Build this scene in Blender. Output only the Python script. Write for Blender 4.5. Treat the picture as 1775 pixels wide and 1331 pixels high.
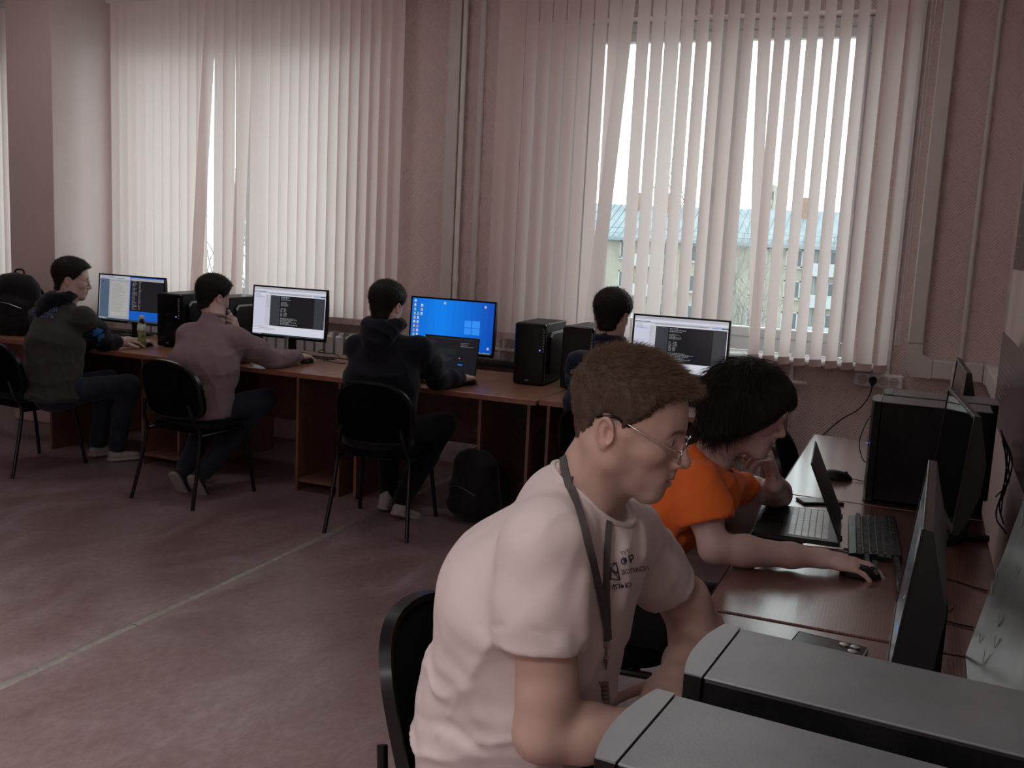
import bpy, bmesh, math, random
import numpy as np
from mathutils import Vector, Matrix, Euler, Quaternion
from mathutils.bvhtree import BVHTree

# ------------------------------------------------------------------ clear
for o in list(bpy.data.objects):
    bpy.data.objects.remove(o, do_unlink=True)
SC = bpy.context.scene
COL = SC.collection

# ------------------------------------------------------------------ camera
FW, FH, FPX = 1775.0, 1331.0, 1739.0
YAW, PITCH, ROLL = math.radians(21.99), math.radians(8.436), math.radians(2.827)
CAM = Vector((0, 0, 1.65))
_f = Vector((-math.sin(YAW)*math.cos(PITCH), math.cos(YAW)*math.cos(PITCH), -math.sin(PITCH)))
_r0 = Vector((math.cos(YAW), math.sin(YAW), 0)); _u0 = _r0.cross(_f)
CR = _r0*math.cos(ROLL) + _u0*math.sin(ROLL)
CU = -_r0*math.sin(ROLL) + _u0*math.cos(ROLL)
CF = _f
cd = bpy.data.cameras.new('camera'); cam = bpy.data.objects.new('camera', cd); COL.objects.link(cam)
cd.sensor_fit = 'HORIZONTAL'; cd.sensor_width = 36.0; cd.lens = 36.0*FPX/FW
cd.clip_start = 0.05; cd.clip_end = 600
m = Matrix((CR, CU, -CF)).transposed().to_4x4(); m.translation = CAM
cam.matrix_world = m
SC.camera = cam
def ray(x, y): return (CR*(x-FW/2) - CU*(y-FH/2) + CF*FPX)/FPX
def onz(x, y, z): d = ray(x, y); return CAM + d*((z-CAM.z)/d.z)
def ony(x, y, Y): d = ray(x, y); return CAM + d*(Y/d.y)
def onx(x, y, X): d = ray(x, y); return CAM + d*(X/d.x)

# ------------------------------------------------------------------ world, lamps, exposure
SKY = 3.75
w = bpy.data.worlds.new('overcast_sky'); SC.world = w; w.use_nodes = True
wn = w.node_tree.nodes; wl = w.node_tree.links; wn.clear()
wo = wn.new('ShaderNodeOutputWorld'); wb = wn.new('ShaderNodeBackground')
wb.inputs[0].default_value = (0.86, 0.985, 1.0, 1); wb.inputs[1].default_value = SKY
wl.new(wb.outputs[0], wo.inputs[0])
SC.view_settings.view_transform = 'Standard'; SC.view_settings.look = 'None'
SC.view_settings.exposure = 0.0; SC.view_settings.gamma = 1.0
SC.view_settings.use_curve_mapping = False
# fill lights added under the ceiling: x, y, watts, beam angle
FILL_LAMPS = [(-1.3, 0.35, 8, 100), (-3.4, 0.35, 42, 96), (-0.9, -1.7, 40, 150), (-3.2, -1.7, 31, 150), (-5.9, 4.6, 6.5, 180), (-3.4, 4.6, 6.5, 180), (-1.0, 4.6, 6.5, 180)]

# ------------------------------------------------------------------ helpers
def tag(o, label=None, cat=None, group=None, kind=None):
    if label: o['label'] = label
    if cat: o['category'] = cat
    if group: o['group'] = group
    if kind: o['kind'] = kind
    return o
def empty(name, loc=(0, 0, 0), rz=0.0, label=None, cat=None, group=None):
    o = bpy.data.objects.new(name, None); COL.objects.link(o)
    o.location = loc; o.rotation_euler = (0, 0, rz); o.empty_display_size = .1
    return tag(o, label, cat, group)
_mats = {}
def mat(name, col=(.5, .5, .5), rough=.5, metal=0., spec=.5, emit=None, es=1., noise=None, bump=None, coat=0., sheen=0.):
    """procedural principled material; noise=(scale,col2,detail,contrast) bump=(scale,strength)"""
    if name in _mats: return _mats[name]
    M = bpy.data.materials.new(name); M.use_nodes = True; _mats[name] = M
    nt = M.node_tree; b = nt.nodes['Principled BSDF']
    b.inputs['Base Color'].default_value = (*col, 1); b.inputs['Roughness'].default_value = rough
    b.inputs['Metallic'].default_value = metal; b.inputs['Specular IOR Level'].default_value = spec
    if coat: b.inputs['Coat Weight'].default_value = coat; b.inputs['Coat Roughness'].default_value = .15
    if sheen: b.inputs['Sheen Weight'].default_value = sheen; b.inputs['Sheen Roughness'].default_value = .5
    if emit:
        b.inputs['Emission Color'].default_value = (*emit, 1); b.inputs['Emission Strength'].default_value = es
    if noise or bump:
        tc = nt.nodes.new('ShaderNodeTexCoord')
    if noise:
        n = nt.nodes.new('ShaderNodeTexNoise'); n.inputs['Scale'].default_value = noise[0]; n.inputs['Detail'].default_value = noise[2]
        nt.links.new(tc.outputs['Object'], n.inputs['Vector'])
        r = nt.nodes.new('ShaderNodeValToRGB'); c = noise[3] if len(noise) > 3 else .5
        r.color_ramp.elements[0].position = .5-.5*c*.6; r.color_ramp.elements[1].position = .5+.5*c*.6
        r.color_ramp.elements[0].color = (*col, 1); r.color_ramp.elements[1].color = (*noise[1], 1)
        nt.links.new(n.outputs['Fac'], r.inputs['Fac']); nt.links.new(r.outputs['Color'], b.inputs['Base Color'])
    if bump:
        n2 = nt.nodes.new('ShaderNodeTexNoise'); n2.inputs['Scale'].default_value = bump[0]; n2.inputs['Detail'].default_value = 4
        nt.links.new(tc.outputs['Object'], n2.inputs['Vector'])
        bp = nt.nodes.new('ShaderNodeBump'); bp.inputs['Strength'].default_value = bump[1]; bp.inputs['Distance'].default_value = .01
        nt.links.new(n2.outputs['Fac'], bp.inputs['Height']); nt.links.new(bp.outputs['Normal'], b.inputs['Normal'])
    return M
def nodes_of(M): return M.node_tree.nodes, M.node_tree.links, M.node_tree.nodes['Principled BSDF']

class MB:
    def __init__(s): s.v = []; s.f = []; s.mi = []; s.cur = 0
    def add(s, vs, fs):
        o = len(s.v); s.v += [tuple(p) for p in vs]; s.f += [tuple(i+o for i in f) for f in fs]; s.mi += [s.cur]*len(fs); return s
    def box(s, lo, hi, ch=0.0, rot=None, piv=None):
        lo = Vector(lo); hi = Vector(hi); c = (lo+hi)/2; h = (hi-lo)/2
        ch = min(ch, min(h)*.98)
        if ch <= 0:
            vs = [c+Vector((x*h.x, y*h.y, z*h.z)) for x in (-1, 1) for y in (-1, 1) for z in (-1, 1)]
            fs = [(0, 1, 3, 2), (4, 6, 7, 5), (0, 4, 5, 1), (2, 3, 7, 6), (0, 2, 6, 4), (1, 5, 7, 3)]
        else:
            vs = []; idx = {}
            for x in (-1, 1):
                for y in (-1, 1):
                    for z in (-1, 1):
                        for a in range(3):
                            sg = Vector((x*h.x, y*h.y, z*h.z)); d = [ch, ch, ch]; d[a] = 0
                            idx[(x, y, z, a)] = len(vs)
                            vs.append(c+sg-Vector((x*d[0], y*d[1], z*d[2])))
            fs = []
            for a in range(3):
                b, cc = (a+1) % 3, (a+2) % 3
                for sa in (-1, 1):
                    q = []
                    for sb, sc_ in ((-1, -1), (1, -1), (1, 1), (-1, 1)):
                        k = [0, 0, 0]; k[a] = sa; k[b] = sb; k[cc] = sc_; q.append(idx[(*k, a)])
                    fs.append(tuple(q if sa > 0 else q[::-1]))
                for sb in (-1, 1):
                    for sc_ in (-1, 1):
                        k0 = [0, 0, 0]; k0[a] = -1; k0[b] = sb; k0[cc] = sc_
                        k1 = list(k0); k1[a] = 1
                        q = [idx[(*k0, b)], idx[(*k1, b)], idx[(*k1, cc)], idx[(*k0, cc)]]
                        fs.append(tuple(q if sb*sc_ < 0 else q[::-1]))
            for x in (-1, 1):
                for y in (-1, 1):
                    for z in (-1, 1):
                        q = [idx[(x, y, z, 0)], idx[(x, y, z, 1)], idx[(x, y, z, 2)]]
                        fs.append(tuple(q if x*y*z > 0 else q[::-1]))
        if rot is not None:
            p = Vector(piv) if piv is not None else c
            vs = [p + rot @ (v-p) for v in vs]
        return s.add(vs, fs)
    def tube(s, pts, r, n=8, cap=True):
        pts = [Vector(p) for p in pts]; rs = r if isinstance(r, (list, tuple)) else [r]*len(pts)
        up = None; rings = []
        for i, p in enumerate(pts):
            t = (pts[min(i+1, len(pts)-1)]-pts[max(i-1, 0)]).normalized()
            if up is None:
                up = t.orthogonal().normalized()
            up = (up - t*up.dot(t))
            up = up.normalized() if up.length > 1e-6 else t.orthogonal().normalized()
            b = t.cross(up)
            rings.append([p+(up*math.cos(2*math.pi*k/n)+b*math.sin(2*math.pi*k/n))*rs[i] for k in range(n)])
        vs = [v for R_ in rings for v in R_]; fs = []
        for i in range(len(pts)-1):
            for k in range(n):
                fs.append((i*n+k, i*n+(k+1) % n, (i+1)*n+(k+1) % n, (i+1)*n+k))
        if cap: fs.append(tuple(range(n))[::-1]); fs.append(tuple((len(pts)-1)*n+k for k in range(n)))
        return s.add(vs, fs)
    def cyl(s, a, b, r, n=12, r2=None): return s.tube([a, b], [r, r if r2 is None else r2], n)
    def lathe(s, prof, n=20, c=(0, 0, 0)):
        vs = []; fs = []
        for (r, z) in prof:
            for k in range(n): vs.append((c[0]+r*math.cos(2*math.pi*k/n), c[1]+r*math.sin(2*math.pi*k/n), c[2]+z))
        for i in range(len(prof)-1):
            for k in range(n): fs.append((i*n+k, i*n+(k+1) % n, (i+1)*n+(k+1) % n, (i+1)*n+k))
        fs.append(tuple(range(n))[::-1]); fs.append(tuple((len(prof)-1)*n+k for k in range(n)))
        return s.add(vs, fs)
    def prism(s, poly, axis, a, b):
        """extrude a 2-D polygon along axis 0/1/2 between a and b"""
        n = len(poly)
        def P(p, t):
            if axis == 0: return (t, p[0], p[1])
            if axis == 1: return (p[0], t, p[1])
            return (p[0], p[1], t)
        vs = [P(p, a) for p in poly]+[P(p, b) for p in poly]
        fs = [tuple(range(n))[::-1], tuple(range(n, 2*n))]+[(i, (i+1) % n, n+(i+1) % n, n+i) for i in range(n)]
        return s.add(vs, fs)
    def quad(s, a, b, c, d): return s.add([a, b, c, d], [(0, 1, 2, 3)])
    def mesh(s, name, mats, smooth=False):
        me = bpy.data.meshes.new(name); me.from_pydata(s.v, [], s.f)
        ms = mats if isinstance(mats, (list, tuple)) else [mats]
        for M in ms: me.materials.append(M)
        if len(ms) > 1: me.polygons.foreach_set('material_index', s.mi)
        bm = bmesh.new(); bm.from_mesh(me); bmesh.ops.recalc_face_normals(bm, faces=bm.faces[:]); bm.to_mesh(me); bm.free()
        if smooth is True: me.polygons.foreach_set('use_smooth', [True]*len(me.polygons))
        elif smooth: me.shade_smooth() if False else me.set_sharp_from_angle(angle=smooth) if hasattr(me, 'set_sharp_from_angle') else None
        if smooth and smooth is not True: me.polygons.foreach_set('use_smooth', [True]*len(me.polygons)); me.set_sharp_from_angle(angle=smooth)
        return me
    def build(s, name, mats, parent=None, smooth=math.radians(35), loc=None):
        o = bpy.data.objects.new(name, s.mesh(name, mats, smooth)); COL.objects.link(o)
        if parent: o.parent = parent
        if loc is not None: o.location = loc
        return o
def link_mesh(name, me, parent=None, loc=(0, 0, 0), rot=(0, 0, 0)):
    o = bpy.data.objects.new(name, me); COL.objects.link(o)
    if parent: o.parent = parent
    o.location = loc; o.rotation_euler = rot; return o
def copy_tree(o, parent=None):
    c = o.copy(); COL.objects.link(c); c.parent = parent
    for ch in list(o.children): copy_tree(ch, c)
    return c
def bez(pts, n=10):
    """Catmull-Rom through points"""
    P = [Vector(p) for p in pts]; P = [P[0]*2-P[1]]+P+[P[-1]*2-P[-2]]; out = []
    for i in range(1, len(P)-2):
        for k in range(n):
            t = k/n; a, b, c, d = P[i-1], P[i], P[i+1], P[i+2]
            out.append(.5*((2*b)+(c-a)*t+(2*a-5*b+4*c-d)*t*t+(3*b-a-3*c+d)*t**3))
    out.append(P[-2]); return out
RZ = lambda a: Matrix.Rotation(a, 3, 'Z')
RY = lambda a: Matrix.Rotation(a, 3, 'Y')
RX = lambda a: Matrix.Rotation(a, 3, 'X')

# ------------------------------------------------------------------ materials
def wallpaper_mat(name, col, cell=.075):
    M = mat(name, col, rough=.62, spec=.35); N, L, B = nodes_of(M)
    tc = N.new('ShaderNodeTexCoord'); sx = N.new('ShaderNodeSeparateXYZ'); L.new(tc.outputs['Object'], sx.inputs[0])
    def mth(op, a, b=None):
        n = N.new('ShaderNodeMath'); n.operation = op
        for i, q in enumerate((a, b)):
            if q is None: continue
            if isinstance(q, (int, float)): n.inputs[i].default_value = q
            else: L.new(q, n.inputs[i])
        return n.outputs[0]
    hsum = mth('ADD', sx.outputs[0], sx.outputs[1])
    u = mth('PINGPONG', hsum, cell); v = mth('PINGPONG', sx.outputs[2], cell*1.2)
    s = mth('SINE', mth('MULTIPLY', mth('ADD', u, v), 2*math.pi/.019))
    n = N.new('ShaderNodeTexNoise'); n.inputs['Scale'].default_value = 2.2; n.inputs['Detail'].default_value = 5
    L.new(tc.outputs['Object'], n.inputs['Vector'])
    bp = N.new('ShaderNodeBump'); bp.inputs['Strength'].default_value = .55; bp.inputs['Distance'].default_value = .0022
    L.new(s, bp.inputs['Height']); L.new(bp.outputs['Normal'], B.inputs['Normal'])
    mx = N.new('ShaderNodeMix'); mx.data_type = 'RGBA'; mx.inputs[6].default_value = (*[c*.9 for c in col], 1); mx.inputs[7].default_value = (*[min(1, c*1.08) for c in col], 1)
    L.new(n.outputs['Fac'], mx.inputs[0]); L.new(mx.outputs[2], B.inputs['Base Color'])
    return M
M_WALL = wallpaper_mat('pink_wallpaper', (.70, .57, .545))
M_WALLP = mat('pink_plaster', (.68, .55, .53), rough=.7, noise=(3, (.71, .58, .56), 4))
M_CEIL = mat('white_ceiling', (.8, .78, .76), rough=.9, noise=(4, (.76, .74, .72), 3))
def floor_mat():
    M = mat('linoleum', (.27, .15, .145), rough=.38, spec=.8); N, L, B = nodes_of(M)
    tc = N.new('ShaderNodeTexCoord'); mp = N.new('ShaderNodeMapping'); mp.inputs['Scale'].default_value = (1, .55, 1)
    L.new(tc.outputs['Object'], mp.inputs[0])
    a = N.new('ShaderNodeTexNoise'); a.inputs['Scale'].default_value = 3.0; a.inputs['Detail'].default_value = 12; a.inputs['Roughness'].default_value = .72; a.inputs['Distortion'].default_value = .6
    b = N.new('ShaderNodeTexNoise'); b.inputs['Scale'].default_value = 38; b.inputs['Detail'].default_value = 8; b.inputs['Roughness'].default_value = .7
    L.new(mp.outputs[0], a.inputs['Vector']); L.new(mp.outputs[0], b.inputs['Vector'])
    r = N.new('ShaderNodeValToRGB'); r.color_ramp.elements[0].position = .3; r.color_ramp.elements[1].position = .72
    r.color_ramp.elements[0].color = (.18, .10, .10, 1); r.color_ramp.elements[1].color = (.35, .27, .285, 1)
    e = r.color_ramp.elements.new(.52); e.color = (.245, .165, .17, 1)
    L.new(a.outputs['Fac'], r.inputs['Fac'])
    r2 = N.new('ShaderNodeValToRGB'); r2.color_ramp.elements[0].position = .36; r2.color_ramp.elements[1].position = .62
    r2.color_ramp.elements[0].color = (.72, .7, .7, 1); r2.color_ramp.elements[1].color = (1.08, 1.05, 1.05, 1)
    L.new(b.outputs['Fac'], r2.inputs['Fac'])
    mx = N.new('ShaderNodeMix'); mx.data_type = 'RGBA'; mx.blend_type = 'MULTIPLY'; mx.inputs[0].default_value = .8
    L.new(r.outputs['Color'], mx.inputs[6]); L.new(r2.outputs['Color'], mx.inputs[7]); L.new(mx.outputs[2], B.inputs['Base Color'])
    rr = N.new('ShaderNodeMapRange'); rr.inputs[3].default_value = .26; rr.inputs[4].default_value = .46
    L.new(a.outputs['Fac'], rr.inputs[0]); L.new(rr.outputs[0], B.inputs['Roughness'])
    bp = N.new('ShaderNodeBump'); bp.inputs['Strength'].default_value = .12; bp.inputs['Distance'].default_value = .004
    L.new(b.outputs['Fac'], bp.inputs['Height']); L.new(bp.outputs['Normal'], B.inputs['Normal'])
    return M
M_FLOOR = floor_mat()
def wood_mat(name, c1, c2, rough=.3, ax=0):
    M = mat(name, c1, rough=rough, spec=.9); N, L, B = nodes_of(M)
    tc = N.new('ShaderNodeTexCoord'); mp = N.new('ShaderNodeMapping')
    mp.inputs['Scale'].default_value = (2.0, 30, 30) if ax == 0 else (30, 2.0, 30)
    L.new(tc.outputs['Object'], mp.inputs[0])
    n = N.new('ShaderNodeTexNoise'); n.inputs['Scale'].default_value = 2.6; n.inputs['Detail'].default_value = 7; n.inputs['Distortion'].default_value = 1.1
    L.new(mp.outputs[0], n.inputs['Vector'])
    wv = N.new('ShaderNodeTexWave'); wv.inputs['Scale'].default_value = 1.3; wv.inputs['Distortion'].default_value = 7; wv.inputs['Detail'].default_value = 4
    L.new(mp.outputs[0], wv.inputs['Vector'])
    ad = N.new('ShaderNodeMath'); ad.operation = 'MULTIPLY'; L.new(n.outputs['Fac'], ad.inputs[0]); L.new(wv.outputs['Fac'], ad.inputs[1])
    r = N.new('ShaderNodeValToRGB'); r.color_ramp.elements[0].position = .1; r.color_ramp.elements[1].position = .55
    r.color_ramp.elements[0].color = (*c1, 1); r.color_ramp.elements[1].color = (*c2, 1)
    L.new(ad.outputs[0], r.inputs['Fac']); L.new(r.outputs['Color'], B.inputs['Base Color'])
    bp = N.new('ShaderNodeBump'); bp.inputs['Strength'].default_value = .10; bp.inputs['Distance'].default_value = .0010
    L.new(ad.outputs[0], bp.inputs['Height']); L.new(bp.outputs['Normal'], B.inputs['Normal'])
    return M
M_DESK = wood_mat('beech_laminate', (.26, .115, .065), (.34, .16, .095), .32, 0)
M_DESKE = wood_mat('beech_edge', (.24, .085, .045), (.30, .11, .06), .4, 0)
M_DESK2 = wood_mat('cherry_laminate', (.13, .058, .046), (.20, .095, .078), .22, 1)
_b2 = M_DESK2.node_tree.nodes['Principled BSDF']; _b2.inputs['Coat Weight'].default_value = 1.0; _b2.inputs['Coat Roughness'].default_value = .2; _b2.inputs['Coat IOR'].default_value = 1.7
M_DESK2E = mat('cherry_edge_dark', (.05, .018, .012), rough=.4)
M_PANEL = wood_mat('beech_panel_shaded', (.14, .058, .038), (.18, .078, .05), .5, 0)  # same laminate as the desks, under-desk shade darkened into the colour
M_PVC = mat('white_pvc', (.8, .8, .8), rough=.35, noise=(6, (.78, .78, .78), 2))
M_CONDUIT = mat('cable_channel_plastic', (.68, .63, .61), rough=.42, noise=(8, (.64, .6, .58), 3))
M_PIPE = mat('painted_pipe', (.80, .75, .74), rough=.35, noise=(9, (.76, .7, .69), 3))
M_BLACK = mat('black_plastic', (.006, .006, .0065), rough=.42, spec=.3, noise=(40, (.008, .008, .0085), 3))
M_BLACKG = mat('black_gloss_plastic', (.005, .005, .006), rough=.22, spec=.35)
M_CASE = mat('black_steel_case', (.006, .006, .0065), rough=.4, spec=.2, noise=(14, (.013, .013, .014), 5), bump=(180, .12))
M_CASET = mat('textured_case_top_sheen', (.125, .132, .142), rough=.36, spec=.8, noise=(9, (.165, .172, .184), 6), bump=(260, .05))  # lighter bluish grey carries the window sheen on the tower tops
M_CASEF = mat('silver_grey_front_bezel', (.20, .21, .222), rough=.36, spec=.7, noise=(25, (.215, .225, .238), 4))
M_BEZEL = mat('grey_monitor_shell', (.018, .018, .019), rough=.33)
M_METAL = mat('brushed_metal', (.55, .53, .5), rough=.32, metal=1., noise=(60, (.45, .43, .4), 5))
M_STRIP = mat('worn_aluminium', (.43, .395, .36), rough=.4, metal=.5, noise=(30, (.34, .31, .28), 6))
M_LEATHER = mat('black_vinyl', (.004, .004, .005), rough=.3, spec=.4)
M_LEG = mat('black_steel_tube', (.005, .005, .006), rough=.3, spec=.35)
M_FABCH = mat('black_chair_fabric', (.004, .004, .0045), rough=.9, spec=.08, bump=(300, .2))
def vane_mat():
    M = mat('blind_fabric', (.80, .66, .63), rough=.8, spec=.15); N, L, B = nodes_of(M)
    out = N['Material Output']; tr = N.new('ShaderNodeBsdfTranslucent'); mx = N.new('ShaderNodeMixShader')
    tc = N.new('ShaderNodeTexCoord'); wv = N.new('ShaderNodeTexWave'); wv.bands_direction = 'X'; wv.inputs['Scale'].default_value = 60; wv.inputs['Distortion'].default_value = 1.2; wv.inputs['Detail'].default_value = 2
    L.new(tc.outputs['Object'], wv.inputs['Vector'])
    r = N.new('ShaderNodeValToRGB'); r.color_ramp.elements[0].color = (.86, .72, .70, 1); r.color_ramp.elements[1].color = (.93, .80, .78, 1)
    L.new(wv.outputs['Fac'], r.inputs['Fac']); L.new(r.outputs['Color'], B.inputs['Base Color'])
    r2 = N.new('ShaderNodeValToRGB'); r2.color_ramp.elements[0].color = (.90, .76, .73, 1); r2.color_ramp.elements[1].color = (1, .88, .855, 1)
    L.new(wv.outputs['Fac'], r2.inputs['Fac']); L.new(r2.outputs['Color'], tr.inputs['Color'])
    mx.inputs[0].default_value = .43
    L.new(B.outputs[0], mx.inputs[1]); L.new(tr.outputs[0], mx.inputs[2]); L.new(mx.outputs[0], out.inputs[0])
    return M
M_VANE = vane_mat()
M_VANEW = mat('blind_weight_pocket', (.55, .42, .40), rough=.8, noise=(50, (.6, .47, .45), 2))
def glass_mat():
    M = bpy.data.materials.new('window_glass'); M.use_nodes = True; N = M.node_tree.nodes; L = M.node_tree.links; N.clear()
    o = N.new('ShaderNodeOutputMaterial'); t = N.new('ShaderNodeBsdfTransparent'); g = N.new('ShaderNodeBsdfGlossy'); x = N.new('ShaderNodeMixShader')
    t.inputs[0].default_value = (.96, .985, .98, 1); g.inputs['Roughness'].default_value = .02; x.inputs[0].default_value = .06
    L.new(t.outputs[0], x.inputs[1]); L.new(g.outputs[0], x.inputs[2]); L.new(x.outputs[0], o.inputs[0]); return M
M_GLASS = glass_mat()

# ------------------------------------------------------------------ room shell
XL, XR, YF, YB, ZC = -9.6, 0.438, -2.6, 6.45, 3.5
YO = 6.95                                             # outer face of the window wall
def struct(o): o['kind'] = 'structure'; return o
struct(MB().box((XL-.3, YF-.3, -.2), (XR+.3, YO, 0)).build('floor', M_FLOOR))
struct(MB().box((XL-.3, YF-.3, ZC), (XR+.3, YO, ZC+.2)).build('ceiling', M_CEIL))
struct(MB().box((XR, YF-.3, 0), (XR+.3, YO, ZC)).build('wall_right', M_WALLP))
struct(MB().box((XL-.3, YF-.3, 0), (XL, YO, ZC)).build('wall_left', M_WALLP))
struct(MB().box((XL, YF-.3, 0), (XR, YF, ZC)).build('wall_front', M_WALLP))
WINS = [(-9.2, -7.0), (-6.02, -3.80), (-2.56, -0.385)]   # x ranges of the openings
FRAME0 = {2: -2.26}                                   # where the frame starts when the reveal is splayed
WZ0, WZ1 = 0.985, 3.06
wb_ = MB(); xs = XL
for a, b in WINS:
    wb_.box((xs, YB, 0), (a, YO, ZC)); wb_.box((a, YB, 0), (b, YO, WZ0-.03)); wb_.box((a, YB, WZ1), (b, YO, ZC)); xs = b
wb_.box((xs, YB, 0), (XR, YO, ZC))
struct(wb_.build('wall_back', M_WALL, smooth=False))
# structural column between the left and the middle window
struct(MB().box((-6.66, 5.85, 0), (-6.20, YB, ZC), .004).build('wall_column', M_WALLP, smooth=False))

def window(idx, x0, x1, detail=True):
    root = empty('window_%d' % idx, ((x0+x1)/2, YB+.16, WZ0)); root['kind'] = 'structure'
    W2 = (x1-x0)/2; H = WZ1-WZ0
    fr = MB(); t = .065
    fr.box((-W2, 0, 0), (-W2+t, .07, H), .006); fr.box((W2-t, 0, 0), (W2, .07, H), .006)
    fr.box((-W2+t, 0, 0), (W2-t, .07, .09), .006); fr.box((-W2+t, 0, H-t), (W2-t, .07, H), .006)
    xm = W2*.02
    fr.box((xm-.045, 0, .09), (xm+.045, .07, H-t), .006)
    fr.build('window_frame', M_PVC, root)
    for a, b in ((-W2+t, xm-.045), (xm+.045, W2-t)):
        s = MB(); q = .062; z0 = .09; z1 = H-t
        s.box((a, -.02, z0), (a+q, .05, z1), .008); s.box((b-q, -.02, z0), (b, .05, z1), .008)
        s.box((a+q, -.02, z0), (b-q, .05, z0+q), .008); s.box((a+q, -.02, z1-q), (b-q, .05, z1), .008)
        so = s.build('sash', M_PVC, root)
        MB().box((a+q, .012, z0+q), (b-q, .018, z1-q)).build('pane', M_GLASS, so, smooth=False)
    hd = MB(); hd.box((xm-.062, -.032, .95), (xm-.035, -.02, 1.03), .004); hd.box((xm-.056, -.06, .87), (xm-.041, -.032, 1.0), .005)
    hd.build('window_handle', M_PVC, root)
    sl = MB(); sl.box((-W2-.06, -.30, -.032), (W2+.2, .0, 0), .01); sl.build('window_sill', M_PVC, root)
    return root
for i, (a, b) in enumerate(WINS):
    f0 = FRAME0.get(i, a); wr_ = window(i+1, f0, b)
    if f0 != a:
        l_ = wr_.location; MB().prism([(a-l_.x, YB-l_.y+.002), (f0-l_.x, 0), (f0-l_.x, YO-l_.y), (a-l_.x, YO-l_.y)], 2, -.03, WZ1-WZ0).build('splayed_reveal', M_PVC, wr_, smooth=False)
        MB().box((a-.06-l_.x, -.30, -.032), (f0-.062-l_.x, -.16, 0), .008).build('window_sill', M_PVC, wr_)

# outside portals so that the sky is sampled through the openings
for a, b in WINS:
    ld = bpy.data.lights.new('sky_portal', 'AREA'); ld.shape = 'RECTANGLE'; ld.size = b-a; ld.size_y = WZ1-WZ0
    ld.cycles.is_portal = True
    lo = bpy.data.objects.new('sky_portal', ld); COL.objects.link(lo)
    lo.location = ((a+b)/2, YO+.02, (WZ0+WZ1)/2); lo.rotation_euler = (math.radians(-90), 0, 0)

# added fill lights in made-up square ceiling panels, to brighten the room
M_DIFF = mat('fill_lamp_diffuser', (.9, .9, .88), rough=.5)
for i, (x, y, lw, ls) in enumerate(FILL_LAMPS):
    t = empty('added_fill_lamp', (x, y, ZC), 0, 'added square white fill lamp set under the ceiling', 'lamp', 'added fill lamps')
    f = MB()
    for q in ((-.3, -.3, -.28, .3), (.28, -.3, .3, .3), (-.28, -.3, .28, -.28), (-.28, .28, .28, .3)):
        f.box((q[0], q[1], -.05), (q[2], q[3], 0))
    f.build('fill_lamp_frame', M_PVC, t); MB().box((-.28, -.28, -.02), (.28, .28, 0)).build('fill_diffuser', M_DIFF, t)
    ld = bpy.data.lights.new('fill_light', 'AREA'); ld.shape = 'SQUARE'; ld.size = .54; ld.energy = lw; ld.color = (1.0, .965, .955); ld.spread = math.radians(ls)
    lo = bpy.data.objects.new('fill_light', ld); COL.objects.link(lo); lo.parent = t; lo.location = (0, 0, -.03)

# aluminium floor strip
tr = empty('trim_1', (-2.85, 0, 0)); tr['kind'] = 'structure'
for y0, y1 in ((1.2, 3.05), (3.056, 6.3)):
    MB().prism([(-.023, 0), (-.017, .004), (.017, .004), (.023, 0)], 1, y0, y1).build('strip', M_STRIP, tr)
sm = MB().lathe([(.0055, 0), (.0055, .0012), (.003, .002)], 8).mesh('screw', M_METAL)
yy = 1.35
while yy < 6: link_mesh('screw', sm, tr, (.002*math.sin(yy*9), yy, .004)); yy += .31 + .05*math.sin(yy*7)

# ------------------------------------------------------------------ vertical blinds
YV = 6.24
def vane_mesh(L, wdt=.089, shift=0., twist=0., rows=6, power=1.0):
    """curved strip hanging from z=0 to -L; shift moves the bottom sideways, twist turns it"""
    mb = MB(); n = 5; vs = []; fs = []
    for j in range(rows+1):
        t = j/rows; e = t**power; a = twist*e; ca, sa = math.cos(a), math.sin(a)
        for i in range(n+1):
            u = i/n*2-1; x = u*wdt/2; y = -.007*(1-u*u)
            vs.append((x*ca-y*sa+shift*e, x*sa+y*ca, -L*t))
    for j in range(rows):
        for i in range(n): fs.append((j*(n+1)+i, j*(n+1)+i+1, (j+1)*(n+1)+i+1, (j+1)*(n+1)+i))
    mb.add(vs, fs); return mb.mesh('vane', M_VANE, True)
def pocket_mesh(wdt=.091):
    mb = MB(); n = 5; vs = []; fs = []
    for s in (-1, 1):
        for j in range(2):
            for i in range(n+1):
                u = i/n*2-1; vs.append((u*wdt/2, -.007*(1-u*u)+s*.003, -j*.045))
    k = n+1
    for i in range(n):
        fs += [(i, i+1, k+i+1, k+i), (2*k+i, 3*k+i, 3*k+i+1, 2*k+i+1), (k+i, k+i+1, 3*k+i+1, 3*k+i), (i, 2*k+i, 2*k+i+1, i+1)]
    fs += [(0, k, 3*k, 2*k), (n, 2*k+n, 3*k+n, k+n)]
    mb.add(vs, fs); mb.box((-wdt/2-.008, -.004, -.03), (-wdt/2, .004, -.022)); mb.box((wdt/2, -.004, -.03), (wdt/2+.008, .004, -.022))
    return mb.mesh('weight_pocket', M_VANEW)
ZT = 3.26
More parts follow.
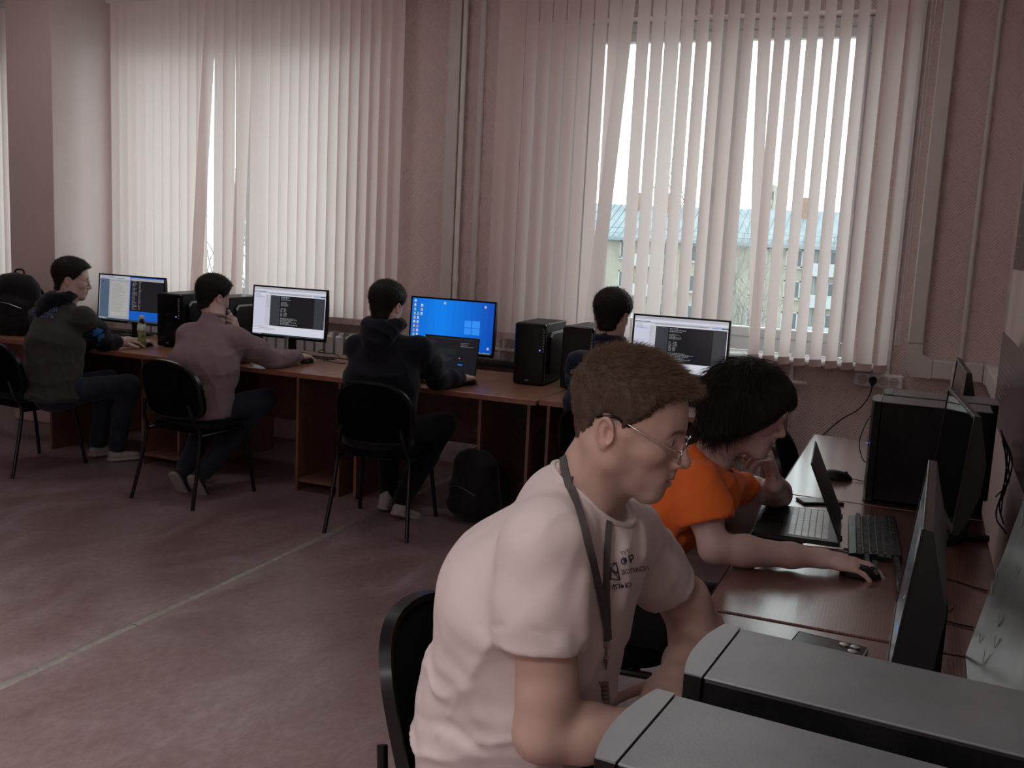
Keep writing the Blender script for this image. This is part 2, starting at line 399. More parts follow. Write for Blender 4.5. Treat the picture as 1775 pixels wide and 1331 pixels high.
def blind(name, x0, x1, n, zb, ang, special, label, chain=None):
    root = empty(name, ((x0+x1)/2, YV, zb), 0, label, 'blind')
    MB().box((x0-.08-root.location.x, -.025, ZT-zb), (x1+.08-root.location.x, .025, ZT-zb+.04), .004).build('headrail', M_PVC, root)
    L = ZT-zb; std = vane_mesh(L-.045); pk = pocket_mesh()
    rnd = random.Random(n)
    for i in range(n):
        x = x0+(x1-x0)*i/(n-1)-root.location.x
        sp = special.get(i, {}); a = math.radians(sp.get('a', ang+rnd.uniform(-4, 4)))
        me = vane_mesh(L-.045-sp.get('up', 0), shift=sp['s'], twist=math.radians(sp.get('t', 0)), rows=14, power=sp.get('p', 1.)) if 's' in sp else std
        R = Matrix.Rotation(a, 3, 'Z'); o = link_mesh('vane', me, root, (x, 0, L), (0, 0, a))
        if 's' in sp: p = link_mesh('weight_pocket', pk, o, (sp['s'], 0, -(L-.045-sp.get('up', 0))), (0, 0, math.radians(sp.get('t', 0))))
        else: p = link_mesh('weight_pocket', pk, o, (0, 0, -(L-.045)))
    if chain:
        c = MB(); cx = chain-root.location.x
        c.tube([(cx, -.03, L), (cx, -.03, .32)], .0025, 6); c.tube([(cx+.02, -.03, L), (cx+.012, -.03, .32)], .0025, 6)
        ch = c.build('bead_chain', M_PVC, root)
        MB().box((cx-.012, -.045, .17), (cx+.024, -.02, .31), .004).build('chain_weight', M_CONDUIT, ch)
    return root
xa = ony(203, 300, YV).x; xb = ony(683, 300, YV).x
blind('vertical_blind', xa, xb, 31, .955, 20,
      {11: dict(s=-.12, t=10), 12: dict(a=24), 13: dict(a=30), 14: dict(a=96, s=.0, t=20), 15: dict(s=-.075, t=-6), 16: dict(s=.0, t=0, a=40)},
      'pink fabric vertical blind drawn closed over the window behind the sweatshirt person')
xa = ony(879, 10, YV).x; xb = ony(1590, 10, YV).x
blind('vertical_blind', xa, xb, 28, .955, 50,
      {9: dict(s=-.16, t=-30), 12: dict(a=12), 18: dict(s=.10, t=30, up=.03, a=40, p=1.6), 26: dict(a=8), 27: dict(a=40), 0: dict(a=30), 1: dict(a=35)},
      'half open pink vertical blind showing the apartment block outside', chain=ony(1575, 400, YV).x)
blind('vertical_blind', -8.9, -6.93, 24, .985, 35, {}, 'pink vertical blind beyond the wall column')

# ------------------------------------------------------------------ outside
GZ = -13.5
M_GROUND = mat('asphalt_and_snow', (.22, .22, .22), rough=.9, noise=(.15, (.3, .3, .3), 6))
tag(MB().box((-160, 7.4, GZ-.2), (90, 240, GZ)).build('yard_ground', M_GROUND), kind='structure')
M_FAC = mat('pale_brick_facade', (.25, .225, .18), rough=.9, noise=(.9, (.32, .30, .255), 8, .7))
M_FAC2 = mat('white_panel', (.36, .375, .385), rough=.8, noise=(2, (.33, .345, .355), 4))
M_ROOF = mat('grey_seam_roof', (.155, .19, .215), rough=.6, noise=(.7, (.20, .235, .26), 5))
M_WDARK = mat('far_window_glass', (.06, .075, .085), rough=.2)
M_BRICKR = mat('red_brick_chimney', (.22, .13, .10), rough=.9, noise=(4, (.25, .16, .125), 4))
BY = 86.0
ze = ony(1290, 424, BY).z; zr = ony(1290, 362, BY+6).z
bx0 = ony(1000, 424, BY).x-14; bx1 = ony(1600, 424, BY).x+16
B = empty('apartment_building', ((bx0+bx1)/2, BY, GZ), 0, 'pale brick apartment block with grey metal roof across the yard', 'building')
def bl(p): return (p[0]-(bx0+bx1)/2, p[1]-BY, p[2]-GZ)
MB().box(bl((bx0, BY, GZ)), bl((bx1, BY+12, ze))).build('facade_wall', M_FAC, B, smooth=False)
rf = MB().prism([(-.7, ze-GZ-.1), (-.7, ze-GZ+.15), (6, zr-GZ), (12.7, ze-GZ+.15), (12.7, ze-GZ-.1)], 0, bl((bx0-.5, 0, 0))[0], bl((bx1+.5, 0, 0))[0]).build('roof', M_ROOF, B, smooth=False)
sm_ = MB(); k = bx0
sl_ = Vector((0, 6.7, zr-ze-.15)); 
while k < bx1:
    a = Vector(bl((k, BY-.7, ze+.15))); sm_.add([a, a+Vector((.07, 0, 0)), a+Vector((.07, 0, .07)), a+Vector((0, 0, .07))]+[q+sl_ for q in (a, a+Vector((.07, 0, 0)), a+Vector((.07, 0, .07)), a+Vector((0, 0, .07)))],
            [(0, 1, 5, 4), (1, 2, 6, 5), (2, 3, 7, 6), (3, 0, 4, 7), (0, 3, 2, 1), (4, 5, 6, 7)]); k += .62
sm_.build('roof_seams', M_ROOF, rf, smooth=False)
MB().box(bl((bx0-.5, BY-.9, ze-.12)), bl((bx1+.5, BY-.65, ze+.1))).build('gutter', M_ROOF, B)
rl = MB(); k = bx0
while k < bx1: rl.cyl(bl((k, BY-.3, ze+.1)), bl((k, BY-.3, ze+.95)), .03, 5); k += 2.4
for zz in (.5, .95): rl.cyl(bl((bx0, BY-.3, ze+zz)), bl((bx1, BY-.3, ze+zz)), .025, 5)
rl.build('roof_railing', M_ROOF, B)
for px in (1098, 1168, 1232, 1400):
    c = ony(px, 370, BY+5); MB().box(bl((c.x-.5, BY+4.4, zr-1.2)), bl((c.x+.5, BY+5.4, zr+1.1)), .05).build('chimney', M_BRICKR, B)
fw_, fh_ = 1.35, 1.5
f_ = MB(); t_ = .11
f_.box((-fw_/2, -.06, -fh_/2), (-fw_/2+t_, .04, fh_/2)); f_.box((fw_/2-t_, -.06, -fh_/2), (fw_/2, .04, fh_/2))
f_.box((-fw_/2, -.06, -fh_/2), (fw_/2, .04, -fh_/2+t_)); f_.box((-fw_/2, -.06, fh_/2-t_), (fw_/2, .04, fh_/2)); f_.box((-.05, -.06, -fh_/2), (.05, .04, fh_/2))
f_.box((-fw_/2-.1, -.2, -fh_/2-.08), (fw_/2+.1, .0, -fh_/2))
fmesh = f_.mesh('window', M_FAC2, False); pmesh = MB().box((-fw_/2+.03, -.03, -fh_/2+.03), (fw_/2-.03, .02, fh_/2-.03)).mesh('pane', M_WDARK, False)
zrow = [ony(1340, p, BY).z for p in (446, 500, 554)]; zrow.append(zrow[2]*2-zrow[1])
xc = bx0+1.6
while xc < bx1-1:
    for zz in zrow:
        wo_ = link_mesh('window', fmesh, B, bl((xc, BY, zz))); link_mesh('pane', pmesh, wo_)
    xc += 2.85
for px in (1437, 1120):
    for zz in zrow:
        c = ony(px, 500, BY); MB().box(bl((c.x-1.5, BY-1.0, zz-1.35)), bl((c.x+1.5, BY, zz-.3)), .03).build('balcony', M_FAC2, B)
for px in (1092, 1415): c = ony(px, 450, BY); MB().cyl(bl((c.x, BY-.15, GZ+1)), bl((c.x, BY-.15, ze)), .09, 8).build('drainpipe', M_ROOF, B)
# taller block far behind
c0 = ony(1308, 353, 150); c1 = ony(1343, 320, 150)
T = empty('tower_block', ((c0.x+c1.x)/2, 150, GZ), 0, 'beige top of a taller block rising behind the grey roof', 'building')
hw = (c1.x-c0.x)/2
MB().box((-hw, 0, 0), (hw, 8, c1.z-GZ), .1).build('tower_wall', M_FAC, T, smooth=False)
for k in range(3):
    o = MB().box((-hw*.5+k*.75, -.12, c1.z-GZ-2.1), (-hw*.5+k*.75+.5, .1, c1.z-GZ-1.0)).build('window', M_WDARK, T, smooth=False)
MB().box((-hw*.3, -.8, c1.z-GZ-3.0), (hw*.85, 0, c1.z-GZ-2.15), .05).build('balcony', M_FAC2, T, smooth=False)
# bare trees
M_BARK = mat('pale_bark', (.20, .18, .165), rough=.9, noise=(3, (.27, .25, .23), 5))
def bare_tree(base, h, seed, label):
    rnd = random.Random(seed); mb = MB()
    def grow(p, d, ln, r, lev):
        pts = [p]; q = p.copy(); dd = d.copy()
        for _ in range(4):
            dd = (dd+Vector((rnd.uniform(-1, 1), rnd.uniform(-1, 1), rnd.uniform(-.3, .6)))*.13).normalized(); q = q+dd*ln/4; pts.append(q.copy())
        mb.tube(pts, [r*(1-.13*i) for i in range(5)], 6 if lev < 2 else 4, cap=False)
        if lev >= 4: return
        for c in range(5 if lev < 2 else 4):
            i = rnd.randint(1 if lev else 2, 4); ax = Vector((rnd.uniform(-1, 1), rnd.uniform(-1, 1), rnd.uniform(.1, 1))).normalized()
            grow(pts[i], (dd*.75+ax*.75).normalized(), ln*rnd.uniform(.5, .75), r*(.62-.05*i), lev+1)
    grow(Vector((0, 0, 0)), Vector((0, 0, 1)), h*.45, h*.012, 0)
    o = mb.build('bare_tree', M_BARK, None, True); o.location = base; return tag(o, label, 'tree')
def gp(px, Y): c = ony(px, 430, Y); return (c.x, Y, GZ)
bare_tree(gp(1300, 60), 19, 3, 'bare pale branched tree in front of the apartment block')
bare_tree(gp(392, 48), 20, 5, 'bare tree seen through the narrow gap in the closed blind')
bare_tree(gp(478, 80), 24, 8, 'bare tree beside the narrow gap of the closed blind')
bare_tree(gp(1212, 128), 30, 11, 'bare reddish tree rising behind the grey roof')

# ------------------------------------------------------------------ pipes, radiator, channels, sockets
def thing1(mb, name, M, label, cat, group=None): return tag(mb.build(name, M), label, cat, group)
p = ony(779, 300, 6.40)
thing1(MB().box((p.x-.045, 6.40, 1.0), (p.x+.045, YB, ZC), .004), 'cable_channel', M_CONDUIT, 'flat grey cable channel running up the wall beside the white pipe', 'channel')
p = ony(787, 300, 6.41); 
mb = MB().cyl((p.x+.045, 6.405, .5), (p.x+.045, 6.405, ZC), .017, 12); mb.cyl((p.x+.045, 6.405, 1.30), (p.x+.045, 6.405, 1.35), .022, 12)
thing1(mb, 'heating_pipe', M_PIPE, 'white painted heating pipe climbing the wall beside the flat channel', 'pipe')
p = ony(827, 300, 6.43)
thing1(MB().box((p.x-.02, 6.42, .9), (p.x+.02, YB, ZC), .004), 'cable_channel', M_CONDUIT, 'narrow cable channel on the wall behind the blue screen monitor', 'channel')
# radiators
def radiator(x0, n, label):
    root = empty('radiator', (x0, 6.36, .28), 0, label, 'radiator')
    s = MB(); prof = [(-.075, .02), (-.075, .56), (-.05, .6), (.05, .6), (.075, .56), (.075, .02), (.05, 0), (-.05, 0)]
    s.prism(prof, 0, -.018, .018); s.cyl((-.04, 0, .55), (.04, 0, .55), .022, 10); s.cyl((-.04, 0, .05), (.04, 0, .05), .022, 10)
    s.box((-.032, -.09, .06), (.032, -.06, .58), .012)
    me = s.mesh('section', M_PIPE, math.radians(30))
    for i in range(n): link_mesh('section', me, root, (i*.085, 0, 0))
    pp = MB(); pp.tube(bez([((n-1)*.085+.04, 0, .55), ((n-1)*.085+.22, 0, .55), ((n-1)*.085+.3, .03, .55), ((n-1)*.085+.6, .04, .55)], 5), .013, 8)
    pp.cyl(((n-1)*.085+.5, .04, .2), ((n-1)*.085+.5, .04, .75), .013, 8)
    pp.build('feed_pipe', M_PIPE, root)
    return root
radiator(-5.7, 24, 'white cast iron radiator under the closed blind')
radiator(-2.15, 12, 'white cast iron radiator under the half open blind')
pv = ony(867, 590, 6.38)
mb = MB(); mb.cyl((pv.x, 6.38, .8), (pv.x, 6.38, 1.05), .014, 10); mb.cyl((pv.x, 6.38, .93), (pv.x, 6.38, .96), .02, 10)
mb.cyl((pv.x-.35, 6.38, .86), (pv.x+.2, 6.38, .86), .016, 10); mb.cyl((pv.x, 6.38, .86), (pv.x, YB, .86), .01, 8)
thing1(mb, 'heating_valve', M_PIPE, 'painted pipe tee with valve beside the black tower case', 'pipe')
# big channel by the right corner
cl = ony(1594, 400, 6.39).x; cr = ony(1622, 400, 6.39).x; zc0 = ony(1600, 655, 6.39).z; zc1 = zc0+.11
root = empty('trunking_channel', ((cl+cr)/2, 6.42, zc0), 0, 'wide cream trunking running down the wall and turning into the corner', 'trunking')
W2 = (cr-cl)/2
MB().box((-W2, -.035, .20), (W2, .028, ZC-zc0-.006), .006).build('vertical_run', M_CONDUIT, root)
MB().prism([(-W2, .05), (-W2+.035, 0), (W2+.06, 0), (W2+.06, .11), (W2, .14), (W2, .198), (-W2, .198)], 1, -.035, .03).build('elbow_piece', M_CONDUIT, root)
xr_ = XR-(cl+cr)/2
MB().box((W2+.062, -.035, 0), (xr_-.075, .03, .11), .006).build('horizontal_run', M_CONDUIT, root)
MB().box((xr_-.073, -.10, -.002), (xr_, .03, .113), .006).build('corner_piece', M_CONDUIT, root)
MB().box((W2+.17, -.05, -.07), (W2+.225, -.035, .1), .006).build('junction_cover', M_CONDUIT, root)
MB().box((xr_-.065, -3.9, 0), (xr_, -.102, .11), .006).build('side_run', M_CONDUIT, root)
pp = ony(1691, 400, 6.42)
thing1(MB().cyl((pp.x, 6.425, zc1), (pp.x, 6.425, ZC), .014, 12), 'riser_pipe', M_CONDUIT, 'thin pinkish riser pipe standing on the trunking by the corner', 'pipe')
pp = ony(1561, 400, 6.43)
thing1(MB().box((pp.x-.02, 6.425, .90), (pp.x+.02, YB, ZC), .003), 'cable_channel', M_PVC, 'slim white cable channel rising from the socket block', 'channel')
# socket block
a = ony(1481, 644, 6.40); b = ony(1564, 676, 6.40)
sb = empty('socket_block', ((a.x+b.x)/2, 6.40, (a.z+b.z)/2-.0), 0, 'white block of four wall sockets under the half open blind', 'socket')
w2 = (b.x-a.x)/2; h2 = .042
MB().box((-w2, -.005, -h2), (w2, .05, h2), .01).build('housing', M_PVC, sb)
M_SOCK = mat('socket_insert', (.55, .53, .5), rough=.4); M_HOLE = mat('socket_hole', (.02, .02, .02), rough=.6)
rg = MB().tube([(.026*math.cos(t*math.pi/10), -.006, .026*math.sin(t*math.pi/10)) for t in range(21)], .003, 6).mesh('socket_rim', M_SOCK, True)
hl = MB().cyl((-.009, -.0065, 0), (-.009, -.004, 0), .003, 8).cyl((.009, -.0065, 0), (.009, -.004, 0), .003, 8).mesh('contact_hole', M_HOLE)
for i in range(4):
    x = -w2*.64+i*w2*.43
    f = MB().cyl((0, -.0055, 0), (0, -.002, 0), .025, 20).build('socket_face', M_SOCK, sb); f.location = (x, 0, 0)
    link_mesh('socket_rim', rg, f); link_mesh('contact_hole', hl, f)
pb = Vector((sb.location.x-w2*.64+w2*.43, 6.40, sb.location.z))
pl = empty('power_plug', pb, 0, 'black power plug with cable in the white socket block', 'plug')
MB().tube([(0, -.006, 0), (0, -.02, 0), (0, -.035, -.005), (0, -.045, -.03)], [.024, .024, .018, .008], 14).build('plug_body', M_BLACK, pl)
q1 = onz(1440, 757, .76)-pb
MB().tube(bez([(0, -.045, -.03), (-.01, -.06, -.09), (-.06, -.1, -.17), (-.16, -.2, -.24), (-.26, -.5, -.34), (-.35, -.9, -.5), (-.4, -1.0, -.8)], 6), .004, 6).build('cable', M_BLACK, pl)

# ------------------------------------------------------------------ desks
def desk(name, x0, x1, y0, y1, label, front='y', left_panel=True, comp=True, top=M_DESK, edge=M_DESKE, group=None, dz=0):
    """front='y': sitters face +y.  front='x': sitters face +x"""
    root = empty(name, ((x0+x1)/2, (y0+y1)/2, 0), 0, label, 'desk', group)
    hx, hy = (x1-x0)/2, (y1-y0)/2; z = .75+dz; t = .03
    tp = MB(); tp.box((-hx+.002, -hy+.002, z-t), (hx-.002, hy-.002, z), .003)
    top_o = tp.build('tabletop', top, root)
    eb = MB()
    if front == 'y': eb.box((-hx+.002, -hy, z-t+.001), (hx-.002, -hy+.0019, z-.001))
    else: eb.box((-hx, -hy+.002, z-t+.001), (-hx+.0019, hy-.002, z-.001))
    eb.build('edge_band', edge, top_o, smooth=False)
    pt = .018; zt = z-t
    if front == 'y':
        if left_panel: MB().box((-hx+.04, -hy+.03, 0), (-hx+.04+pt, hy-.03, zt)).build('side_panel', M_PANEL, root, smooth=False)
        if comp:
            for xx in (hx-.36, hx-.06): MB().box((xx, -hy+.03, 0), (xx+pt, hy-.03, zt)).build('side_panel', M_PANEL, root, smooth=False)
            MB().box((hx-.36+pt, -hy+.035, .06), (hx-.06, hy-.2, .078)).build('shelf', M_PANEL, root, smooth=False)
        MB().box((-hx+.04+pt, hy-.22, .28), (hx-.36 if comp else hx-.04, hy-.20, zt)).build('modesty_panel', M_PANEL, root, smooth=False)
    else:
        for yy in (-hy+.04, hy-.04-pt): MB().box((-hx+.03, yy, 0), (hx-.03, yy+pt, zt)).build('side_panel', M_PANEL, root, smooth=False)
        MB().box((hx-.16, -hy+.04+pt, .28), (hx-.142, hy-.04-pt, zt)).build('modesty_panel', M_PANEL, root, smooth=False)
    return root
desk('desk', -6.85, -5.63, 5.18, 5.82, 'reddish wood desk under the black backpack beside the column', comp=False)
desk('desk', -5.622, -4.405, 5.17, 6.12, 'reddish wood desk holding the drink bottle and the split screen monitor')
desk('desk', -4.395, -3.165, 5.15, 6.12, 'reddish wood desk where the dusty pink sweatshirt person leans')
desk('desk', -3.150, -1.935, 5.16, 6.12, 'reddish wood desk with the blue screen monitor and the black laptop', dz=-.004)
desk('desk', -1.925, -.632, 5.18, 6.12, 'reddish wood desk in front of the half open blind', dz=-.001)
desk('desk', -.436, .272, 3.762, 5.09, 'cherry wood desk under the two upright towers by the corner', 'x', top=M_DESK2, edge=M_DESK2E)
desk('desk', -.436, .272, 2.428, 3.758, 'cherry wood desk with the open laptop and black keyboard', 'x', top=M_DESK2, edge=M_DESK2E)
desk('desk', -.436, .272, 1.135, 2.424, 'cherry wood desk where the white T-shirt person sits', 'x', top=M_DESK2, edge=M_DESK2E, dz=-.003)
desk('desk', -.436, .272, -.16, 1.131, 'cherry wood desk under the foremost dark tower case', 'x', top=M_DESK2, edge=M_DESK2E, dz=-.003)

# ------------------------------------------------------------------ towers
M_LED = mat('blue_power_led', (.1, .1, .4), emit=(.15, .15, 1.0), es=3.)
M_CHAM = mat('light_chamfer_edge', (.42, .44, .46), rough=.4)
M_PRINT = mat('grey_print', (.35, .36, .38), rough=.5)
def tower(loc, rz, label, w=.185, d=.42, h=.38, style='panel', led=True, letters=True):
    """front face at local y=0, looking to -y; width along x"""
    root = empty('computer_tower', loc, rz, label, 'computer tower')
    body = MB(); body.box((-w/2, .035, .012), (w/2, d, h), .004)
    if style == 'panel': body.build('case_body', M_CASE, root)
    else:
        body.build('case_body', M_CASE, root)
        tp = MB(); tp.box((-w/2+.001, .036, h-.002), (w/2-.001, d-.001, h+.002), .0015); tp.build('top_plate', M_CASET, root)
    ftm = MB().cyl((0, 0, 0), (0, 0, .013), .014, 10).mesh('foot', M_BLACK)
    for sx in (-1, 1):
        for yy in (.06, d-.06): link_mesh('foot', ftm, root, (sx*(w/2-.03), yy, 0))
    fb = MB()
    if style == 'panel':
        fb.box((-w/2-.002, 0, .006), (w/2+.002, .034, h-.001), .009); fo = fb.build('front_bezel', M_BLACKG, root)
    else:
        n = 8; pts = [(-w/2-.001, .034)]
        for i in range(n+1): u = i/n*2-1; pts.append((u*(w/2+.001), .012*abs(u)**2.2))
        pts.append((w/2+.001, .034)); fb.prism(pts, 2, .005, h+.001)
        fo = fb.build('front_bezel', [M_BLACK], root)
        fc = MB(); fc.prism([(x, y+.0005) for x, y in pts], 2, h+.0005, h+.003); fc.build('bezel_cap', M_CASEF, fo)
    if style == 'panel':
        sp = MB()
        for sx in (1,):
            x = sx*w/2
            sp.prism([(.10, .07), (.34, .07), (.36, .09), (.36, h-.09), (.33, h-.055), (.12, h-.055), (.09, h-.085), (.09, .085)], 0, x, x+sx*.012)
        so = sp.build('side_panel', M_CASE, root)
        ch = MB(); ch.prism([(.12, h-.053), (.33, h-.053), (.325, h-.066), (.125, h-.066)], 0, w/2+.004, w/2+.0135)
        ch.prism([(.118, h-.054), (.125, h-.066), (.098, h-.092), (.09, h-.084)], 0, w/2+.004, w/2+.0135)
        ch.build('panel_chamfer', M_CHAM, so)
    if led:
        l = MB().lathe([(.004, 0), (.004, .002), (.002, .003)], 10); lo_ = l.build('power_led', M_LED, fo)
        lo_.location = (w/2-.03, .0, h*.58); lo_.rotation_euler = (math.radians(90), 0, 0)
    if letters:
        pr = MB(); rnd = random.Random(4)
        for i in range(9):
            z = h*.93-i*.0165; k = rnd.randint(0, 2)
            pr.box((w/2-.012, -.0025, z-.011), (w/2-.003, .002, z-.008)); pr.box((w/2-.012, -.0025, z-.006), (w/2-.003 if k else w/2-.008, .002, z-.003))
            if k != 1: pr.box((w/2-.012, -.0025, z-.011), (w/2-.010, .002, z-.003))
        pr.build('front_lettering', M_PRINT, fo, smooth=False)
    sl = MB().box((-.02, -.001, .03), (.005, .004, .034), .001); sl.build('badge', M_PRINT, fo)
    return root
c = onz(888, 665, .746); tower((c.x+.1, c.y, .746), math.radians(2), 'black tower case with pale panel chamfer beside the blue screen', w=.195)
c = onz(969, 674, .749); tower((c.x+.1, c.y, .749), math.radians(-2), 'black tower case standing behind the navy jacket person', w=.195, led=False)
c = onz(272, 600, .75); tower((c.x+.1, c.y, .75), math.radians(2), 'black tower case between bottle and pink sweatshirt person', w=.195)
tower((-4.50, 5.62, .75), math.radians(0), 'black tower case half hidden behind the head of the sweatshirt person', w=.195)
R90 = math.radians(-90)
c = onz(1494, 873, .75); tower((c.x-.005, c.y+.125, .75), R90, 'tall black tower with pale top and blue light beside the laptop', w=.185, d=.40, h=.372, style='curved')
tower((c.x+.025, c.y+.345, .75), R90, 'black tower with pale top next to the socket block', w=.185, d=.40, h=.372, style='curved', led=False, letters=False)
TZ = .747
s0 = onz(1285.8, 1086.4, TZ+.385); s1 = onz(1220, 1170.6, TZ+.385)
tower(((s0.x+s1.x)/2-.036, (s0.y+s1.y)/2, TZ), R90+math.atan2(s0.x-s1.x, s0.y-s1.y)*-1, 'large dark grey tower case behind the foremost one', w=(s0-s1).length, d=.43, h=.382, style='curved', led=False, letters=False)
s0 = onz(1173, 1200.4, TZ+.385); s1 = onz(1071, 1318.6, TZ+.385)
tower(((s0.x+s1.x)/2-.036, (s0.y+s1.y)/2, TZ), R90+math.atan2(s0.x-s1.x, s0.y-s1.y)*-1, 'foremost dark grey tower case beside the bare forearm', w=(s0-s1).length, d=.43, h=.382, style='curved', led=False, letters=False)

# ------------------------------------------------------------------ screens
def em(name, c, s=1.): return mat(name, (.004, .004, .005), rough=.22, emit=c, es=s, spec=.5)
S_WHITE = em('screen_white', (.60, .61, .70)); S_LGREY = em('screen_light_grey', (.42, .43, .50)); S_GREY = em('screen_grey', (.30, .30, .33))
S_DARK = em('screen_dark', (.010, .010, .014)); S_DGREY = em('screen_dark_grey', (.035, .04, .048)); S_TXT = em('screen_text', (.24, .24, .27))
S_BLUE = em('screen_blue', (.004, .09, .46)); S_BLUE1 = em('screen_blue_bright', (.004, .19, .80)); S_BLUE2 = em('screen_blue_deep', (.003, .045, .50)); S_LB = em('screen_window_logo', (.03, .26, .86))
S_SLATE = em('screen_slate', (.07, .105, .16)); S_TASK = em('screen_taskbar', (.03, .045, .06)); S_OFF = mat('screen_off', (.006, .007, .009), rough=.06, spec=.6)
S_ICON = em('screen_icon', (.55, .6, .65)); S_GREEN = em('screen_green', (.10, .25, .13))
class SCR:
    """flat screen picture: rectangles in 0..1 (u right, v down) on layers a hair apart"""
    def __init__(s, w, h): s.w, s.h = w, h; s.mb = MB(); s.ms = []; s.lay = 0
    def r(s, u0, v0, u1, v1, M, lay=1):
        if M not in s.ms: s.ms.append(M)
        s.mb.cur = s.ms.index(M); y = -.00025*lay
        X = lambda u: (u-.5)*s.w; Z = lambda v: (.5-v)*s.h
        s.mb.quad((X(u0), y, Z(v1)), (X(u1), y, Z(v1)), (X(u1), y, Z(v0)), (X(u0), y, Z(v0))); return s
    def text(s, u, v, wd, rows, dv, M, seed=0, lay=3, hh=.45):
        rnd = random.Random(seed)
        for i in range(rows):
            x = u; end = u+wd*rnd.uniform(.45, 1)
            while x < end:
                l = rnd.uniform(.006, .03); s.r(x, v+i*dv, min(x+l, end), v+i*dv+dv*hh, M, lay); x += l+.006
        return s
    def build(s, parent):
        me = s.mb.mesh('screen', s.ms, False); o = bpy.data.objects.new('screen', me); COL.objects.link(o); o.parent = parent; return o
def scr_ide(w, h, seed):
    s = SCR(w, h); s.r(0, 0, 1, 1, S_WHITE, 0); s.r(0, .0, 1, .055, S_LGREY); s.text(.1, .015, .5, 1, .03, S_GREY, seed, 3); s.r(0, .095, 1, .125, S_LGREY, 1)
    s.r(.005, .088, .17, .10, S_SLATE, 2); s.r(.22, .115, .8, .135, S_GREY, 2); s.r(.83, .115, .93, .137, em('screen_sel', (.2, .34, .6)), 3); s.r(.93, .115, 1, .137, S_SLATE, 3)
    s.r(.0, .16, .22, .80, em('screen_pale', (.53, .54, .66)), 1); s.r(.02, .205, .15, .215, em('screen_sel', (.2, .34, .6)), 2); s.text(.02, .14, .1, 3, .025, S_GREY, seed+1)
    s.r(.165, .15, .23, .80, em('screen_pale2', (.48, .49, .56)), 2); s.text(.175, .17, .05, 10, .026, S_GREY, seed+2, 3, .35)
    s.r(.235, .16, .992, .80, S_DGREY, 3); s.r(.37, .16, .85, .80, S_DARK, 4)
    s.text(.385, .18, .2, 3, .028, S_TXT, seed+3, 5); s.text(.385, .29, .16, 4, .024, S_TXT, seed+4, 5); s.text(.385, .42, .04, 8, .022, S_TXT, seed+5, 5); s.text(.43, .42, .05, 8, .022, S_TXT, seed+6, 5)
    s.text(.385, .62, .28, 6, .026, S_TXT, seed+7, 5)
    s.text(.01, .82, .35, 3, .03, S_GREY, seed+8, 2); s.r(.0, .97, 1, 1, S_TASK, 2); s.text(.005, .977, .16, 1, .02, S_ICON, seed, 3); return s
def scr_split(w, h):
    s = SCR(w, h); s.r(0, 0, 1, 1, S_BLUE, 0); s.r(0, 0, .48, .96, S_GREY); s.r(0, 0, .48, .07, S_LGREY, 2); s.text(.03, .015, .4, 2, .03, S_SLATE, 1, 3)
    s.r(.01, .08, .155, .945, S_SLATE, 2); s.r(.185, .14, .46, .9, em('screen_page', (.36, .35, .34)), 2); s.text(.2, .16, .22, 22, .03, em('screen_page_text', (.24, .235, .23)), 3, 3, .4)
    s.r(.49, .02, 1, .08, S_GREY, 2); s.r(.49, .08, 1, .76, S_DARK, 2); s.text(.52, .1, .08, 22, .029, S_TXT, 5, 3, .3); s.text(.62, .1, .04, 22, .029, S_TXT, 6, 3, .3)
    s.r(0, .96, 1, 1, S_TASK, 3); s.text(.01, .968, .12, 1, .02, S_ICON, 2, 4); return s
def scr_blue(w, h):
    s = SCR(w, h); n = 14
    for i in range(n):
        t = i/(n-1); k = max(0, 1-abs(t-.35)/.75)
        s.r(i/n, 0, (i+1)/n, 1, em('screen_blue_%d' % i, (.003, .055+.15*k, .42+.40*k)), 0)
    for a, b in ((.655, .735), (.745, .84)):
        for c_, d_ in ((.37, .50), (.515, .64)): s.r(a, c_-.02*(a-.65)*2, b, d_, S_LB, 1)
    ic = [em('screen_icon_%d' % i, c) for i, c in enumerate([(.6, .62, .66), (.55, .4, .15), (.2, .45, .3), (.5, .2, .25), (.5, .55, .6)])]
    rnd = random.Random(2)
    for r_ in range(9):
        for q in range(3):
            if q == 0 or (q == 1 and r_ > 2) or (q == 2 and r_ in (1, 2, 3)):
                x = .025+.042*q; y = .03+.083*r_; s.r(x, y, x+.024, y+.04, ic[rnd.randint(0, 4)], 1); s.r(x-.003, y+.047, x+.027, y+.054, S_ICON, 1)
    for x, y in ((.39, .04), (.88, .06), (.94, .86)): s.r(x, y, x+.024, y+.045, ic[4], 1); s.r(x+.006, y+.01, x+.017, y+.03, ic[3], 2)
    s.r(0, .965, 1, 1, S_TASK, 1); s.text(.84, .972, .14, 1, .02, S_ICON, 2, 2); return s
def scr_laptop(w, h):
    s = SCR(w, h); s.r(0, 0, 1, 1, S_DARK, 0); s.text(.03, .1, .25, 4, .035, S_DGREY, 4, 2); s.text(.68, .12, .25, 3, .045, S_TXT, 7, 2, .3); s.text(.1, .03, .8, 1, .03, S_DGREY, 2, 2)
    s.text(.03, .2, .1, 8, .04, S_DGREY, 9, 2); s.r(.25, .3, .6, .45, em('screen_olive', (.012, .018, .016)), 1); s.text(.26, .47, .3, 5, .04, S_DGREY, 3, 2); s.r(.66, .7, .75, .73, S_BLUE1, 2); s.r(.67, .53, .69, .55, S_ICON, 2); return s
def scr_off(w, h): s = SCR(w, h); s.r(0, 0, 1, 1, S_OFF, 0); return s
